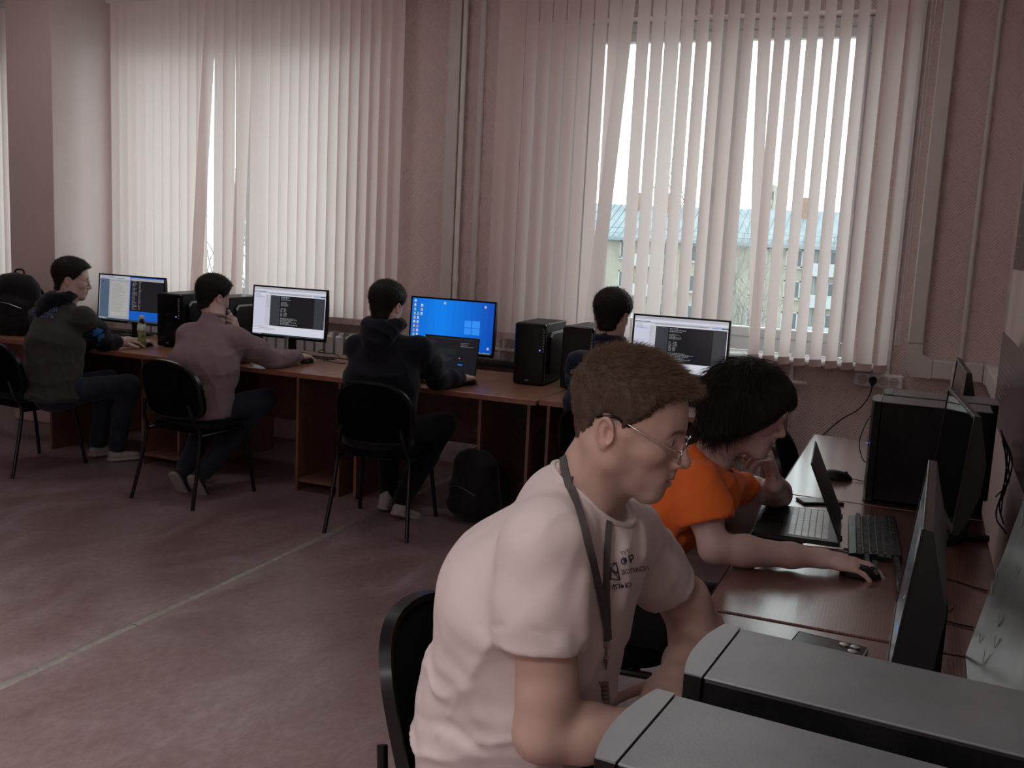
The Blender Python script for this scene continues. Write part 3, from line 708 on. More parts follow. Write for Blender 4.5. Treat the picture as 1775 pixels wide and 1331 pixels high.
def monitor(base, rz, label, picture, w=.61, h=.355, zb=.865, tilt=4., shell=M_BLACK, bz=.011, chin=.016, stand=True, depth=.028, vee=True, bulge=.0):
    """base = point on desk under the screen face; screen looks to local -y; zb = height of the lower edge"""
    root = empty('monitor', base, rz, label, 'monitor')
    hz = zb-base[2]+h/2
    R = Matrix.Rotation(math.radians(-tilt), 4, 'X')
    pan = MB(); b_ = bulge; pan.prism([(0, -h/2), (0, h/2), (.014, h/2), (.022+b_*.3, h*.36), (.032+b_, h*.12), (.032+b_, -h*.15), (.022+b_*.4, -h*.40), (.014, -h/2)], 0, -w/2, w/2)
    pass
    sh = pan.build('shell', shell, root); sh.matrix_local = Matrix.Translation((0, 0, hz)) @ R
    bzl = MB()
    for q in ((-w/2, -h/2, w/2, -h/2+chin), (-w/2, h/2-bz, w/2, h/2), (-w/2, -h/2+chin, -w/2+bz, h/2-bz), (w/2-bz, -h/2+chin, w/2, h/2-bz)):
        bzl.box((q[0], -.004, q[1]), (q[2], 0, q[3]), .001)
    bzl.build('bezel', M_BLACKG if shell is M_BLACK else shell, sh)
    sw, shh = w-2*bz, h-bz-chin
    so = picture(sw, shh).build(sh); so.location = (0, -.0012, (chin-bz)/2)
    lg = MB().box((-.018, -.0052, -h/2+.005), (.018, -.004, -h/2+.011)); lg.build('maker_badge', M_PRINT, sh, smooth=False)
    if stand:
        st = MB()
        st.box((-.03, .035+bulge*.6, .006), (.03, .06+bulge*.6, hz-h*.1), .006)
        st.build('stand_neck', M_BLACK, root)
        ba = MB()
        if vee:
            for sx in (-1, 1): ba.tube([(0, .06, .0155), (sx*.09, .02, .0125), (sx*.17, -.06, .0105)], [.015, .012, .010], 8)
            ba.tube([(0, .02, .0165), (0, .14, .0115)], [.016, .011], 8)
        else: ba.box((-.11, -.05, 0), (.11, .13, .012), .005)
        ba.build('stand_base', M_BLACK, root)
    return root
def mon_back(pl, pr, Y, label, pic, zdesk=.75):
    a = ony(*pl, Y); b = ony(*pr, Y); return monitor(((a.x+b.x)/2, Y, zdesk), 0, label, pic, w=b.x-a.x, zb=(a.z+b.z)/2-.355)
mon_back((170, 474), (285, 481), 5.80, 'black monitor with grey document and dark terminal side by side', scr_split)
mon_back((438, 494), (567, 502), 5.80, 'black monitor showing a white program beside the sweatshirt person', lambda w, h: scr_ide(w, h, 10))
mon_back((712, 514), (860, 522), 5.82, 'black monitor showing a bright blue desktop behind a laptop', scr_blue, .746)
a = ony(1098, 543, 5.80); b = ony(1267, 556, 5.80)
monitor(((a.x+b.x)/2, 5.80, .749), math.radians(0), 'black monitor showing a white program in front of the half open blind', lambda w, h: scr_ide(w, h, 40), w=b.x-a.x, zb=(a.z+b.z)/2-.355)
def mon_side(pf, pn, ztop, label, pic, tilt, shell, h=.355, bulge=0., zd=.75, shift=0.):
    f = onz(*pf, ztop); n = onz(*pn, ztop); mid = (f+n)/2; dirv = (n-f); wdt = dirv.length
    # local +x of the monitor runs from the far end to the near end (screen looks to -x)
    rz = math.atan2(dirv.y, dirv.x); back = Vector((-dirv.y, dirv.x, 0)).normalized()
    base = mid - back*(math.sin(math.radians(tilt))*h/2)*0; lean = math.sin(math.radians(tilt))*h/2
    base = base - back*lean; base.z = zd
    return monitor(base, rz, label, pic, w=wdt, h=h, zb=ztop-h/2-h/2*math.cos(math.radians(tilt)), tilt=tilt, shell=shell, bulge=bulge)
mon_side((1613, 797), (1603, 918), 1.2, 'grey edged monitor turned edge-on beside the reaching bare arm', scr_laptop, 6, M_BEZEL, bulge=.03, zd=.747)
mon_side((1646, 671), (1692, 722), 1.2, 'switched off monitor with glare on its dark screen before the tall tower', scr_off, 4, M_BEZEL, bulge=.02)
mon_side((1660, 620), (1678, 646), 1.2, 'small edge-on monitor by the trunking in the corner', scr_off, 3, M_BEZEL, bulge=.02)

# ------------------------------------------------------------------ laptops
M_LAP = mat('dark_laptop_shell', (.022, .022, .024), rough=.36); M_LAPS = mat('silver_key', (.75, .76, .78), rough=.3, spec=.6); M_KEY = mat('black_key', (.022, .022, .024), rough=.34)
M_KEYP = mat('grey_legend', (.3, .3, .32), rough=.5)
def keyrows(parent, x0, y0, wdt, dep, z, rows, key, M, name='key', gap=.0026, seed=1):
    """rows: list of key widths (units); laid out along +x, rows going to -y"""
    rh = dep/len(rows); cache = {}
    for r_, row in enumerate(rows):
        tot = sum(row); x = x0
        for u in row:
            kw = wdt*abs(u)/tot
            if u > 0:
                kk = round(kw, 5)
                if kk not in cache:
                    mb = MB(); mb.add([(-kk/2+gap/2, -rh/2+gap/2, 0), (kk/2-gap/2, -rh/2+gap/2, 0), (kk/2-gap/2, rh/2-gap/2, 0), (-kk/2+gap/2, rh/2-gap/2, 0),
                                       (-kk/2+gap/2+key*.35, -rh/2+gap/2+key*.35, key), (kk/2-gap/2-key*.35, -rh/2+gap/2+key*.35, key), (kk/2-gap/2-key*.35, rh/2-gap/2-key*.35, key), (-kk/2+gap/2+key*.35, rh/2-gap/2-key*.35, key)],
                                      [(0, 1, 5, 4), (1, 2, 6, 5), (2, 3, 7, 6), (3, 0, 4, 7), (4, 5, 6, 7)]); cache[kk] = mb.mesh(name, M, False)
                link_mesh(name, cache[kk], parent, (x+kw/2, y0-(r_+.5)*rh, z))
            x += kw
LROWS = [[1]*15, [1]*13+[2], [1.5]+[1]*12+[1.5], [1.8]+[1]*11+[2.2], [2.3]+[1]*10+[2.7], [1.2, 1, 1, 1, 5.5, 1, 1, 1, 1, 1.3]]
def laptop(loc, rz, label, w, d, lid_h, ang, pic, keys=True, keyM=None):
    """hinge at local y=+d/2; user at -y; ang = lid opening"""
    root = empty('laptop', loc, rz, label, 'laptop')
    MB().box((-w/2, -d/2, .002), (w/2, d/2, .018), .003).build('base', M_LAP, root)
    MB().box((-.055, -d/2+.015, .0181), (.055, -d/2+.085, .0186)).build('touchpad', M_BLACKG, root)
    if keys: keyrows(root, -w/2+.02, d/2-.035, w-.04, d*.46, .0181, LROWS, .0022, keyM or M_LAPS)
    lid = MB(); lid.box((-w/2, 0, 0), (w/2, .006, lid_h), .002); lo_ = lid.build('lid', M_LAP, root)
    R = Matrix.Rotation(math.radians(-(ang-90)), 4, 'X'); lo_.matrix_local = Matrix.Translation((0, d/2-.004, .019)) @ R
    so = pic(w-.014, lid_h-.022).build(lo_); so.location = (0, -.0006, lid_h/2+.003)
    for sx in (-1, 1): MB().cyl((sx*w*.36-.02, d/2, .017), (sx*w*.36+.02, d/2, .017), .006, 8).build('hinge', M_BLACKG, root)
    return root
a = ony(733, 570, 5.56); b = ony(828, 577, 5.56)
laptop(((a.x+b.x)/2, 5.43, .746), 0, 'black laptop open before the blue screen monitor', b.x-a.x, .255, .25, 100, scr_laptop, keyM=M_KEY)
# laptop of the orange shirt person: hinge side towards +x
n0 = onz(1304, 924, .765); n1 = onz(1461, 944, .765); f0 = onz(1312, 872, .765); f1 = onz(1460, 887, .765)
c = (n0+n1+f0+f1)/4
laptop((c.x, c.y, .75), math.radians(-86), 'open laptop with silver lit keys under the orange sleeve', (n0-f0).length, .265, .258, 66, scr_off)

# ------------------------------------------------------------------ keyboards, mice
KROWS = [[1, -.6, 1, 1, 1, 1, -.4, 1, 1, 1, 1, -.4, 1, 1, 1, 1, -.3, 1, 1, 1, -.3, -4], [1]*13+[2, -.3, 1, 1, 1, -.3, 1, 1, 1, 1], [1.5]+[1]*12+[1.5, -.3, 1, 1, 1, -.3, 1, 1, 1, 1], [1.8]+[1]*11+[2.2, -.3, -3, -.3, 1, 1, 1, 1],
         [2.3]+[1]*10+[2.7, -.3, -1, 1, -1, -.3, 1, 1, 1, 1], [1.3, 1.2, 1.2, 6.4, 1.2, 1.2, 1.2, 1.3, -.3, 1, 1, 1, -.3, 2, 1, 1]]
def keyboard(loc, rz, label, w=.44, d=.135, M=M_KEY):
    root = empty('keyboard', loc, rz, label, 'keyboard')
    MB().prism([(-d/2-.012, 0), (-d/2-.01, .011), (-d/2+.01, .016), (d/2, .026), (d/2+.004, .02), (d/2+.004, 0)], 0, -w/2-.008, w/2+.008).build('keyboard_case', M_BLACK, root)
    kb = root
    keyrows(kb, -w/2, d/2-.004, w, d-.012, .0185, KROWS, .0085, M, gap=.003)
    return root
kf = onz(1473, 901, .775); kg = onz(1547, 902, .775); kn = onz(1564, 975, .775)
kc = Vector((-.068, 3.30, .75)); keyboard(kc, math.radians(-86), 'full size black keyboard lying behind the open laptop')
def bk(px, py, rz, label, dz=0): c = onz(px, py, .75); return keyboard((c.x, c.y, .75+dz), math.radians(rz), label)
bk(855, 632, 0, 'black keyboard beside the tower on the blue screen desk', -.004)
bk(484, 619, 4, 'black keyboard under the white program screen by the pink sleeve')
bk(215, 578, -3, 'black keyboard under the split screen monitor')
bk(1190, 700, 0, 'black keyboard under the monitor before the half open blind', -.001)
def mouse(loc, rz, label, cable=None):
    root = empty('computer_mouse', loc, rz, label, 'mouse')
    mb = MB(); n, m_ = 10, 14; vs = []; fs = []
    for j in range(n+1):
        ph = j/n*math.pi/2
        for i in range(m_):
            th = 2*math.pi*i/m_; x = .031*math.cos(th)*math.cos(ph)**.6; y = .057*math.sin(th)*math.cos(ph)**.6
            vs.append((x, y, .002+.034*math.sin(ph)*(1-.25*(y/.057))))
    for j in range(n):
        for i in range(m_): fs.append((j*m_+i, j*m_+(i+1) % m_, (j+1)*m_+(i+1) % m_, (j+1)*m_+i))
    fs.append(tuple(range(m_))[::-1]); mb.add(vs, fs); b_ = mb.build('mouse_body', M_BLACK, root, True)
    MB().cyl((-.004, .03, .029), (.004, .03, .029), .007, 10).build('scroll_wheel', M_BEZEL, root)
    if cable: MB().tube(bez([(0, .055, .008)]+cable, 6), .0018, 6).build('cable', M_BLACK, root)
    return root
c = onz(1452, 831, .75); mouse((c.x, c.y, .75), math.radians(-78), 'black mouse between the laptop lid and the tall tower', [(.01, .1, .004), (.0, .17, .004)])
# phone behind the laptop
a = onz(1388, 868, .75); b = onz(1440, 884, .75); c = (a+b)/2+Vector((.01, .05, 0))
ph = empty('phone', (c.x, c.y, .75), math.radians(-60), 'dark phone with round camera ring lying beside the laptop', 'phone')
MB().box((-.038, -.078, 0), (.038, .078, .010), .004).build('phone_body', M_BLACKG, ph)
MB().lathe([(.021, .010), (.021, .013), (.017, .0135)], 24, (0, .042, 0)).build('camera_ring', M_METAL, ph)
MB().lathe([(.013, .0135), (.013, .0145)], 20, (0, .042, 0)).build('camera_lens', M_BLACKG, ph)
c = onz(1432, 951, .75)
pn = empty('pen', (c.x, c.y, .755), math.radians(8), 'silver pen beside the laptop edge', 'pen')
MB().tube([(-.07, 0, 0), (-.06, 0, 0), (.05, 0, 0)], [.002, .0045, .0045], 8).build('barrel', M_METAL, pn); MB().tube([(.05, 0, 0), (.072, 0, 0)], .0042, 8).build('cap', M_BLACKG, pn)
# flat gadget on the white T-shirt person's desk
a = onz(1372, 1097, .75); b = onz(1508, 1127, .75); c = (a+b)/2
g = empty('phone', (c.x+.0, c.y-.035, .747), math.radians(-8), 'glossy dark phone with silver rim lying behind the large tower', 'phone')
MB().box((-.08, -.039, 0), (.08, .039, .009), .004).build('phone_body', M_BLACKG, g)
rm = MB(); 
for q in ((-.08, -.0395, .08, -.0375), (-.08, .0375, .08, .0395), (-.081, -.038, -.0785, .038), (.0785, -.038, .081, .038)): rm.box((q[0], q[1], .002), (q[2], q[3], .0095))
rm.build('metal_rim', M_METAL, g)
for k, (x, y) in enumerate(((.055, .018), (.055, -.012), (.03, .018))): MB().lathe([(.011, .009), (.011, .0115), (.008, .012)], 16, (x, y, 0)).build('camera_lens', M_METAL, g)
# loose cables on the side desks
def cable(pts, label, r=.0028): return thing1(MB().tube(bez(pts, 8), r, 6), 'cable', M_BLACK, label, 'cable')
dz_ = .7535
def dp_(px, py, z=dz_): v = onz(px, py, z); return (v.x, v.y, v.z)
cable([dp_(1632, 1002), dp_(1660, 1008), dp_(1690, 1018), dp_(1712, 1024)], 'thin black cable crossing the cherry desk between monitor and board', .0025)
cable([dp_(1622, 1072), dp_(1650, 1079), dp_(1688, 1088)], 'thin black cable running to the leaning board', .0025)
cable([dp_(1627, 1038), dp_(1645, 1044), dp_(1652, 1050), dp_(1645, 1058), dp_(1622, 1060)], 'small black cable loop beside the edge-on monitor', .002)
cable([dp_(560, 624), dp_(588, 620), dp_(578, 613), dp_(552, 610), dp_(562, 605)], 'black cable coil on the desk beside the pink sleeve', .003)
cable([dp_(500, 606), dp_(530, 612), dp_(575, 627), dp_(600, 630)], 'black cable trailing past the mouse by the pink sleeve', .0025)
cable([(-.125, 3.86, 1.08), (-.15, 3.85, 1.03), (-.165, 3.84, .96), (-.15, 3.85, .90), (-.135, 3.86, .885)], 'short black cable plugged into the tall tower front', .002)
for k in range(5): cable([(.30+.012*k, 3.9+.1*k, 1.05-.03*k), (.34, 3.8+.12*k, .95), (.30+.02*k, 3.7+.15*k, .8), (.33, 3.6+.14*k, .755)], 'black cable hanging behind the towers, number %s from the corner' % ['one', 'two', 'three', 'four', 'five'][4-k], .0028)

# ------------------------------------------------------------------ posters, leaning board
M_POST = mat('dark_glossy_poster', (.085, .08, .085), rough=.22, spec=.5); M_POSTT = mat('poster_print', (.33, .32, .32), rough=.3)
def poster(y0, y1, z0, z1, label, seed, M, off=0.):
    root = empty('poster', (XR-off, (y0+y1)/2, z0), 0, label, 'poster')
    L = y1-y0; H = z1-z0
    po = MB().box((-.004, -L/2, 0), (-.001, L/2, H)).build('sheet', M, root, smooth=False)
    pr = MB(); rnd = random.Random(seed)
    for r_ in range(14):
        z = H*(.06+.062*r_); y = L/2-.03
        pr.box((-.0046, y-L*.5*rnd.uniform(.3, 1), z), (-.0042, y-.02*rnd.random(), z+.0035))
    pr.build('print_lines', M_POSTT, root, smooth=False); return root
poster(5.35, 6.15, 1.60, 2.55, 'upper dark poster with white print on the right wall', 3, M_POST)
poster(3.35, 5.30, .90, 1.31, 'long glossy dark poster low on the right wall behind the monitors', 7, M_POST, .07)
M_BOARD = mat('glossy_grey_board', (.30, .32, .32), rough=.24, spec=.6, noise=(4, (.22, .235, .24), 3)); 
M_BTXT = mat('pale_green_marks', (.30, .42, .34), rough=.3)
lb = empty('leaning_board', (.17, 1.95, .75), 0, 'glossy grey board with pale green marks leaning on the right wall', 'board')
pf = [(.0, .0), (.037, .18), (.073, .355), (.12, .6), (.262, 1.35)]
mb = MB(); 
for (x0, z0), (x1, z1) in zip(pf, pf[1:]):
    mb.add([(x0, -.5, z0), (x0, .478, z0), (x1, .478, z1), (x1, -.5, z1), (x0+.005, -.5, z0), (x0+.005, .478, z0), (x1+.005, .478, z1), (x1+.005, -.5, z1)],
           [(0, 1, 2, 3), (7, 6, 5, 4), (0, 4, 5, 1), (3, 2, 6, 7), (0, 3, 7, 4), (1, 5, 6, 2)])
mb.build('board_sheet', M_BOARD, lb, smooth=False)
mk = MB(); rnd = random.Random(5)
for i in range(16):
    z = rnd.uniform(.08, .5); y = rnd.uniform(.15, .45); t = z*.205
    mk.box((t-.002, y, z), (t-.0008, y+rnd.uniform(.004, .012), z+rnd.uniform(.01, .03)))
mk.build('marks', M_BTXT, lb, smooth=False)

# ------------------------------------------------------------------ chairs
def chair(loc, rz, label, group=None):
    """sitter faces local +y; backrest at -y"""
    root = empty('office_chair', loc, rz, label, 'chair', group)
    # seat cushion (rounded slab)
    n = 28; prof = [(.0, .452), (.6, .462), (.86, .470), (.97, .462), (1.0, .445), (.985, .428), (.9, .42), (.0, .418)]
    mb = MB(); vs = []; fs = []
    def se(t, a, b, p=3.2): c, s = math.cos(t), math.sin(t); return (a*math.copysign(abs(c)**(2/p), c), b*math.copysign(abs(s)**(2/p), s))
    for (k, z) in prof:
        for i in range(n): x, y = se(2*math.pi*i/n, .225*k, .21*k); vs.append((x, y, z))
    for j in range(len(prof)-1):
        for i in range(n): fs.append((j*n+i, j*n+(i+1) % n, (j+1)*n+(i+1) % n, (j+1)*n+i))
    mb.add(vs, fs); mb.build('seat', M_FABCH, root, True)
    # backrest: oval shell curved round the back
    zc, hw, hh = .675, .215, .172
    def bp(u, v, off):           # u,v in unit disc coordinates
        x = u*hw; z = zc+v*hh; y = -.235-.05*(1-u*u)*1.0+.0+ (v*-.035) + .02*off
        return (x, y-off*.0, z)
    def shell(k0, k1, y_in, y_out, name, M, parent):
        mb = MB(); vs = []; fs = []; N = 40
        rings = []
        for (k, off) in ((k0, y_in), (k1, y_in), (k1, y_out), (k0, y_out)):
            rg = []
            for i in range(N):
                t = 2*math.pi*i/N; u, v = se(t, k, k, 2.4 if math.sin(t) > 0 else 4.5)
                x = u*hw; z = zc+v*hh; y = -.255+.045*u*u-.045*v+off; rg.append((x, y, z))
            rings.append(rg)
        vs = [p for r_ in rings for p in r_]
        for j in range(4):
            for i in range(N): fs.append((j*N+i, j*N+(i+1) % N, ((j+1) % 4)*N+(i+1) % N, ((j+1) % 4)*N+i))
        mb.add(vs, fs); return mb.build(name, M, parent, math.radians(50))
    # pad as full disc with crown
    mb = MB(); vs = []; fs = []; N = 40; ks = [0.001, .35, .7, .9, .97]
    for side in (0, 1):
        for k in ks:
            for i in range(N):
                t = 2*math.pi*i/N; u, v = se(t, k, k, 2.4 if math.sin(t) > 0 else 4.5)
                cr = .016*(1-k**4) if side == 0 else -.010
                vs.append((u*hw, -.255+.045*u*u-.045*v+.006+cr, zc+v*hh))
    K = len(ks)
    for side in (0, 1):
        o = side*K*N
        for j in range(K-1):
            for i in range(N): fs.append((o+j*N+i, o+j*N+(i+1) % N, o+(j+1)*N+(i+1) % N, o+(j+1)*N+i))
    mb.add(vs, fs); bo = mb.build('backrest', M_FABCH, root, True)
    shell(.955, 1.03, -.013, .015, 'backrest_rim', M_LEATHER, bo)
    # tube frame: back legs run up to the backrest, front legs
    for sx in (-1, 1):
        MB().tube(bez([(sx*.235, -.30, .0), (sx*.215, -.235, .25), (sx*.205, -.205, .42), (sx*.19, -.24, .50), (sx*.165, -.262, .60)], 6), .0115, 10).build('leg', M_LEG, root)
        MB().tube(bez([(sx*.235, .24, .0), (sx*.215, .2, .25), (sx*.205, .17, .41)], 6), .0115, 10).build('leg', M_LEG, root)
        MB().tube([(sx*.205, -.205, .412), (sx*.205, .17, .412)], .0115, 10).build('side_rail', M_LEG, root)
    for yy in (-.12, .12): MB().tube([(-.205, yy, .41), (.205, yy, .41)], .011, 8).build('cross_rail', M_LEG, root)
    return root
chair((-5.33, 4.80, 0), math.radians(-6), 'black oval backed chair under the dark vest person')
chair((-3.965, 4.80, 0), math.radians(-3), 'black oval backed chair under the pink sweatshirt person')
chair((-2.70, 4.85, 0), math.radians(10), 'black oval backed chair behind the dark hoodie person')
chair((-1.42, 4.93, 0), math.radians(0), 'black chair under the navy jacket person')
chair((-.675, 1.87, 0), math.radians(-90), 'black oval backed chair holding the white T-shirt person')
chair((-.80, 2.90, 0), math.radians(-86), 'black chair under the orange T-shirt person')
chair((-.28, 4.57, 0), math.radians(-92), 'empty black oval backed chair pushed under the corner desk')

# ------------------------------------------------------------------ drink bottle, papers
c = onz(246, 603, .75)
bt = empty('drink_bottle', (c.x, c.y, .75), 0, 'clear plastic bottle of pale green drink with white cap', 'bottle')
def plastic(name, col, rough=.08, tr=1.):
    M = mat(name, col, rough=rough, spec=.4); B_ = M.node_tree.nodes['Principled BSDF']; B_.inputs['Transmission Weight'].default_value = tr; B_.inputs['IOR'].default_value = 1.15; return M
MB().lathe([(.026, 0), (.030, .006), (.030, .05), (.027, .09), (.0295, .115), (.030, .13), (.0285, .165), (.024, .185), (.0145, .198), (.0145, .206)], 24).build('bottle_body', plastic('clear_plastic', (.82, .9, .8)), bt, True)
MB().lathe([(.025, .004), (.0285, .008), (.0285, .05), (.0255, .09), (.0275, .112)], 24).build('drink', plastic('pale_green_drink', (.62, .75, .35), .1, .75), bt, True)
MB().lathe([(.0303, .118), (.0308, .13), (.0295, .163)], 24).build('label', mat('bottle_label', (.45, .52, .45), rough=.5, noise=(60, (.6, .65, .58), 3)), bt, True)
MB().lathe([(.0175, .204), (.018, .206), (.018, .222), (.016, .226)], 24).build('cap', mat('white_cap', (.75, .75, .68), rough=.4), bt, True)
c = onz(150, 594, .75)
thing1(MB().box((c.x-.13, c.y-.06, .7505), (c.x+.12, c.y+.15, .7525), rot=RZ(.2)), 'paper_sheet', mat('white_paper', (.8, .8, .82), rough=.7), 'white paper sheet under the dark sleeve elbow', 'paper')
c = onz(122, 585, .75)
for k, (dz, lab) in enumerate(((0, 'lowest'), (.016, 'middle'), (.032, 'topmost'))):
    nb = empty('notebook', (c.x-.06, c.y+.17, .7505+dz), .1*k-.1, 'brown covered notebook, %s of the pile beside the paper sheet' % lab, 'notebook')
    MB().box((-.11, -.08, .002), (.10, .08, .013)).build('page_block', mat('page_edges', (.4, .34, .3), rough=.8), nb, smooth=False)
    cv = MB(); cv.box((-.112, -.082, 0), (.103, .082, .002)); cv.box((-.112, -.082, .013), (.103, .082, .015)); cv.box((-.114, -.082, 0), (-.112, .082, .015)); cv.build('cover', mat('brown_cover', (.16, .085, .07), rough=.5), nb, smooth=False)

# ================================================================== implicit-surface modelling for people
F32 = np.float32
def V3(p): return np.array(p, dtype=np.float64)
def smoothstep(a, b, x): t = np.clip((x-a)/(b-a), 0, 1); return t*t*(3-2*t)
class Field:
    """signed distance grid; primitives are blended only inside their own boxes"""
    def __init__(s, lo, hi, h):
        s.lo = V3(lo); s.h = h; s.n = np.maximum(4, np.ceil((V3(hi)-s.lo)/h).astype(int)+1)
        s.d = np.full(s.n, .08, F32); s.ax = [(s.lo[i]+h*np.arange(s.n[i])).astype(F32) for i in range(3)]
    def sub(s, lo, hi, pad):
        a = np.clip(np.floor((V3(lo)-pad-s.lo)/s.h).astype(int), 0, s.n); b = np.clip(np.ceil((V3(hi)+pad-s.lo)/s.h).astype(int)+1, 0, s.n)
        if np.any(b <= a): return None
        sl = tuple(slice(int(a[i]), int(b[i])) for i in range(3))
        X = s.ax[0][sl[0]][:, None, None]; Y = s.ax[1][sl[1]][None, :, None]; Z = s.ax[2][sl[2]][None, None, :]
        return sl, X, Y, Z
    def put(s, lo, hi, fn, k=.02, op='add'):
        g = s.sub(lo, hi, .05 if op == 'add' else k+.004)
        if g is None: return
        sl, X, Y, Z = g; e = fn(X, Y, Z).astype(F32); d = s.d[sl]
        if op == 'add':
            h = np.clip(.5+.5*(d-e)/k, 0, 1); s.d[sl] = d+(e-d)*h-k*h*(1-h)
        else:
            e = -e; h = np.clip(.5-.5*(d-e)/k, 0, 1); s.d[sl] = d+(e-d)*h+k*h*(1-h)
    # ---- primitives
    def cap(s, a, b, ra, rb=None, k=.02, op='add'):
        a, b = V3(a), V3(b); rb = ra if rb is None else rb; ba = b-a; L2 = max(float(ba@ba), 1e-9); R = max(ra, rb)
        def fn(X, Y, Z):
            px, py, pz = X-a[0], Y-a[1], Z-a[2]; t = np.clip((px*ba[0]+py*ba[1]+pz*ba[2])/L2, 0, 1)
            return np.sqrt((px-ba[0]*t)**2+(py-ba[1]*t)**2+(pz-ba[2]*t)**2)-(ra+(rb-ra)*t)
        s.put(np.minimum(a, b)-R, np.maximum(a, b)+R, fn, k, op)
    def chain(s, pts, rs, k=.02, op='add'):
        for i in range(len(pts)-1): s.cap(pts[i], pts[i+1], rs[i], rs[i+1], k, op)
    def ell(s, c, r, R=None, k=.02, op='add'):
        c = V3(c); r = V3(r); R = np.eye(3) if R is None else np.array(R, float); m_ = float(max(r))
        def fn(X, Y, Z):
            px, py, pz = X-c[0], Y-c[1], Z-c[2]
            q = [(R[0, i]*px+R[1, i]*py+R[2, i]*pz)/r[i] for i in range(3)]
            k0 = np.sqrt(q[0]**2+q[1]**2+q[2]**2)+1e-9; k1 = np.sqrt((q[0]/r[0])**2+(q[1]/r[1])**2+(q[2]/r[2])**2)+1e-9
            return k0*(k0-1)/k1
        s.put(c-m_, c+m_, fn, k, op)
    def ecap(s, a, b, side, wa, da, wb=None, db=None, k=.03, op='add'):
        """capsule with elliptic section: half width w along `side`, half depth d across"""
        a, b = V3(a), V3(b); wb = wa if wb is None else wb; db = da if db is None else db
        ax = b-a; L = np.linalg.norm(ax); ax = ax/L; sd = V3(side); sd = sd-ax*(sd@ax); sd /= np.linalg.norm(sd); fr = np.cross(ax, sd); R = max(wa, wb, da, db)
        def fn(X, Y, Z):
            px, py, pz = X-a[0], Y-a[1], Z-a[2]; u = px*ax[0]+py*ax[1]+pz*ax[2]; t = np.clip(u/L, 0, 1); o = u-t*L
            w_ = wa+(wb-wa)*t; d_ = da+(db-da)*t; m_ = np.minimum(w_, d_)
            p = (px*sd[0]+py*sd[1]+pz*sd[2])/w_; q = (px*fr[0]+py*fr[1]+pz*fr[2])/d_; o = o/m_
            k0 = np.sqrt(p*p+q*q+o*o)+1e-9; k1 = np.sqrt((p/w_)**2+(q/d_)**2+(o/m_)**2)+1e-9
            return k0*(k0-1)/k1
        s.put(np.minimum(a, b)-R, np.maximum(a, b)+R, fn, k, op)
    def cut(s, p, n, k=.004):
        """remove everything on the side the normal n points to"""
        p = V3(p); n = V3(n); n = n/np.linalg.norm(n)
        X = s.ax[0][:, None, None]; Y = s.ax[1][None, :, None]; Z = s.ax[2][None, None, :]
        e = ((X-p[0])*n[0]+(Y-p[1])*n[1]+(Z-p[2])*n[2]).astype(F32); s.d = np.maximum(s.d, e)
    def mesh(s):
        """naive surface nets"""
        d = s.d; d[0, :, :] = d[-1, :, :] = .05; d[:, 0, :] = d[:, -1, :] = .05; d[:, :, 0] = d[:, :, -1] = .05
        n = d < 0; nx, ny, nz = np.array(d.shape)-1
        cnt = np.zeros((nx, ny, nz), np.int8); C = [(i, j, k) for i in (0, 1) for j in (0, 1) for k in (0, 1)]
        for i, j, k in C: cnt += n[i:i+nx, j:j+ny, k:k+nz]
        act = (cnt > 0) & (cnt < 8); I = np.argwhere(act)
        if len(I) == 0: return np.zeros((0, 3)), np.zeros((0, 4), int)
        idm = np.full((nx, ny, nz), -1, np.int32); idm[act] = np.arange(len(I))
        acc = np.zeros((len(I), 3)); num = np.zeros(len(I))
        dv = {c: d[I[:, 0]+c[0], I[:, 1]+c[1], I[:, 2]+c[2]].astype(np.float64) for c in C}
        for c in C:
            for a in range(3):
                if c[a] == 1: continue
                c2 = list(c); c2[a] = 1; c2 = tuple(c2); v0, v1 = dv[c], dv[c2]; x = (v0 < 0) != (v1 < 0)
                t = np.where(x, v0/np.where(x, v0-v1, 1), 0); p = np.array(c, float)[None, :].repeat(len(I), 0); p[:, a] += t
                acc += p*x[:, None]; num += x
        P = s.lo+(I+acc/num[:, None])*s.h; Q = []
        for a in range(3):
            b, c = (a+1) % 3, (a+2) % 3
            sl0 = [slice(None)]*3; sl1 = [slice(None)]*3; sl0[a] = slice(0, -1); sl1[a] = slice(1, None)
            A = n[tuple(sl0)]; B_ = n[tuple(sl1)]; E = np.argwhere(A != B_)
            E = E[(E[:, b] > 0) & (E[:, c] > 0) & (E[:, b] < d.shape[b]-1) & (E[:, c] < d.shape[c]-1)]
            if len(E) == 0: continue
            def g(db, dc):
                q = E.copy(); q[:, b] -= db; q[:, c] -= dc; return idm[q[:, 0], q[:, 1], q[:, 2]]
            q = np.stack([g(1, 1), g(0, 1), g(0, 0), g(1, 0)], 1); fl = ~A[E[:, 0], E[:, 1], E[:, 2]]; q[fl] = q[fl][:, ::-1]; Q.append(q)
        Q = np.concatenate(Q); Q = Q[(Q >= 0).all(1)]; return P, Q
def grads(P, Q):
    """vertex normals of a quad mesh"""
    e1 = P[Q[:, 2]]-P[Q[:, 0]]; e2 = P[Q[:, 3]]-P[Q[:, 1]]; fn = np.cross(e1, e2); N = np.zeros_like(P)
    for i in range(4): np.add.at(N, Q[:, i], fn)
    return N/np.maximum(np.linalg.norm(N, axis=1), 1e-12)[:, None]
def relax(P, Q, it=2, lam=.5):
    for _ in range(it):
        S = np.zeros_like(P); c = np.zeros(len(P))
        for i in range(4):
            a, b = Q[:, i], Q[:, (i+1) % 4]; np.add.at(S, a, P[b]); np.add.at(c, a, 1); np.add.at(S, b, P[a]); np.add.at(c, b, 1)
        P = P+lam*(S/np.maximum(c, 1)[:, None]-P)
    return P
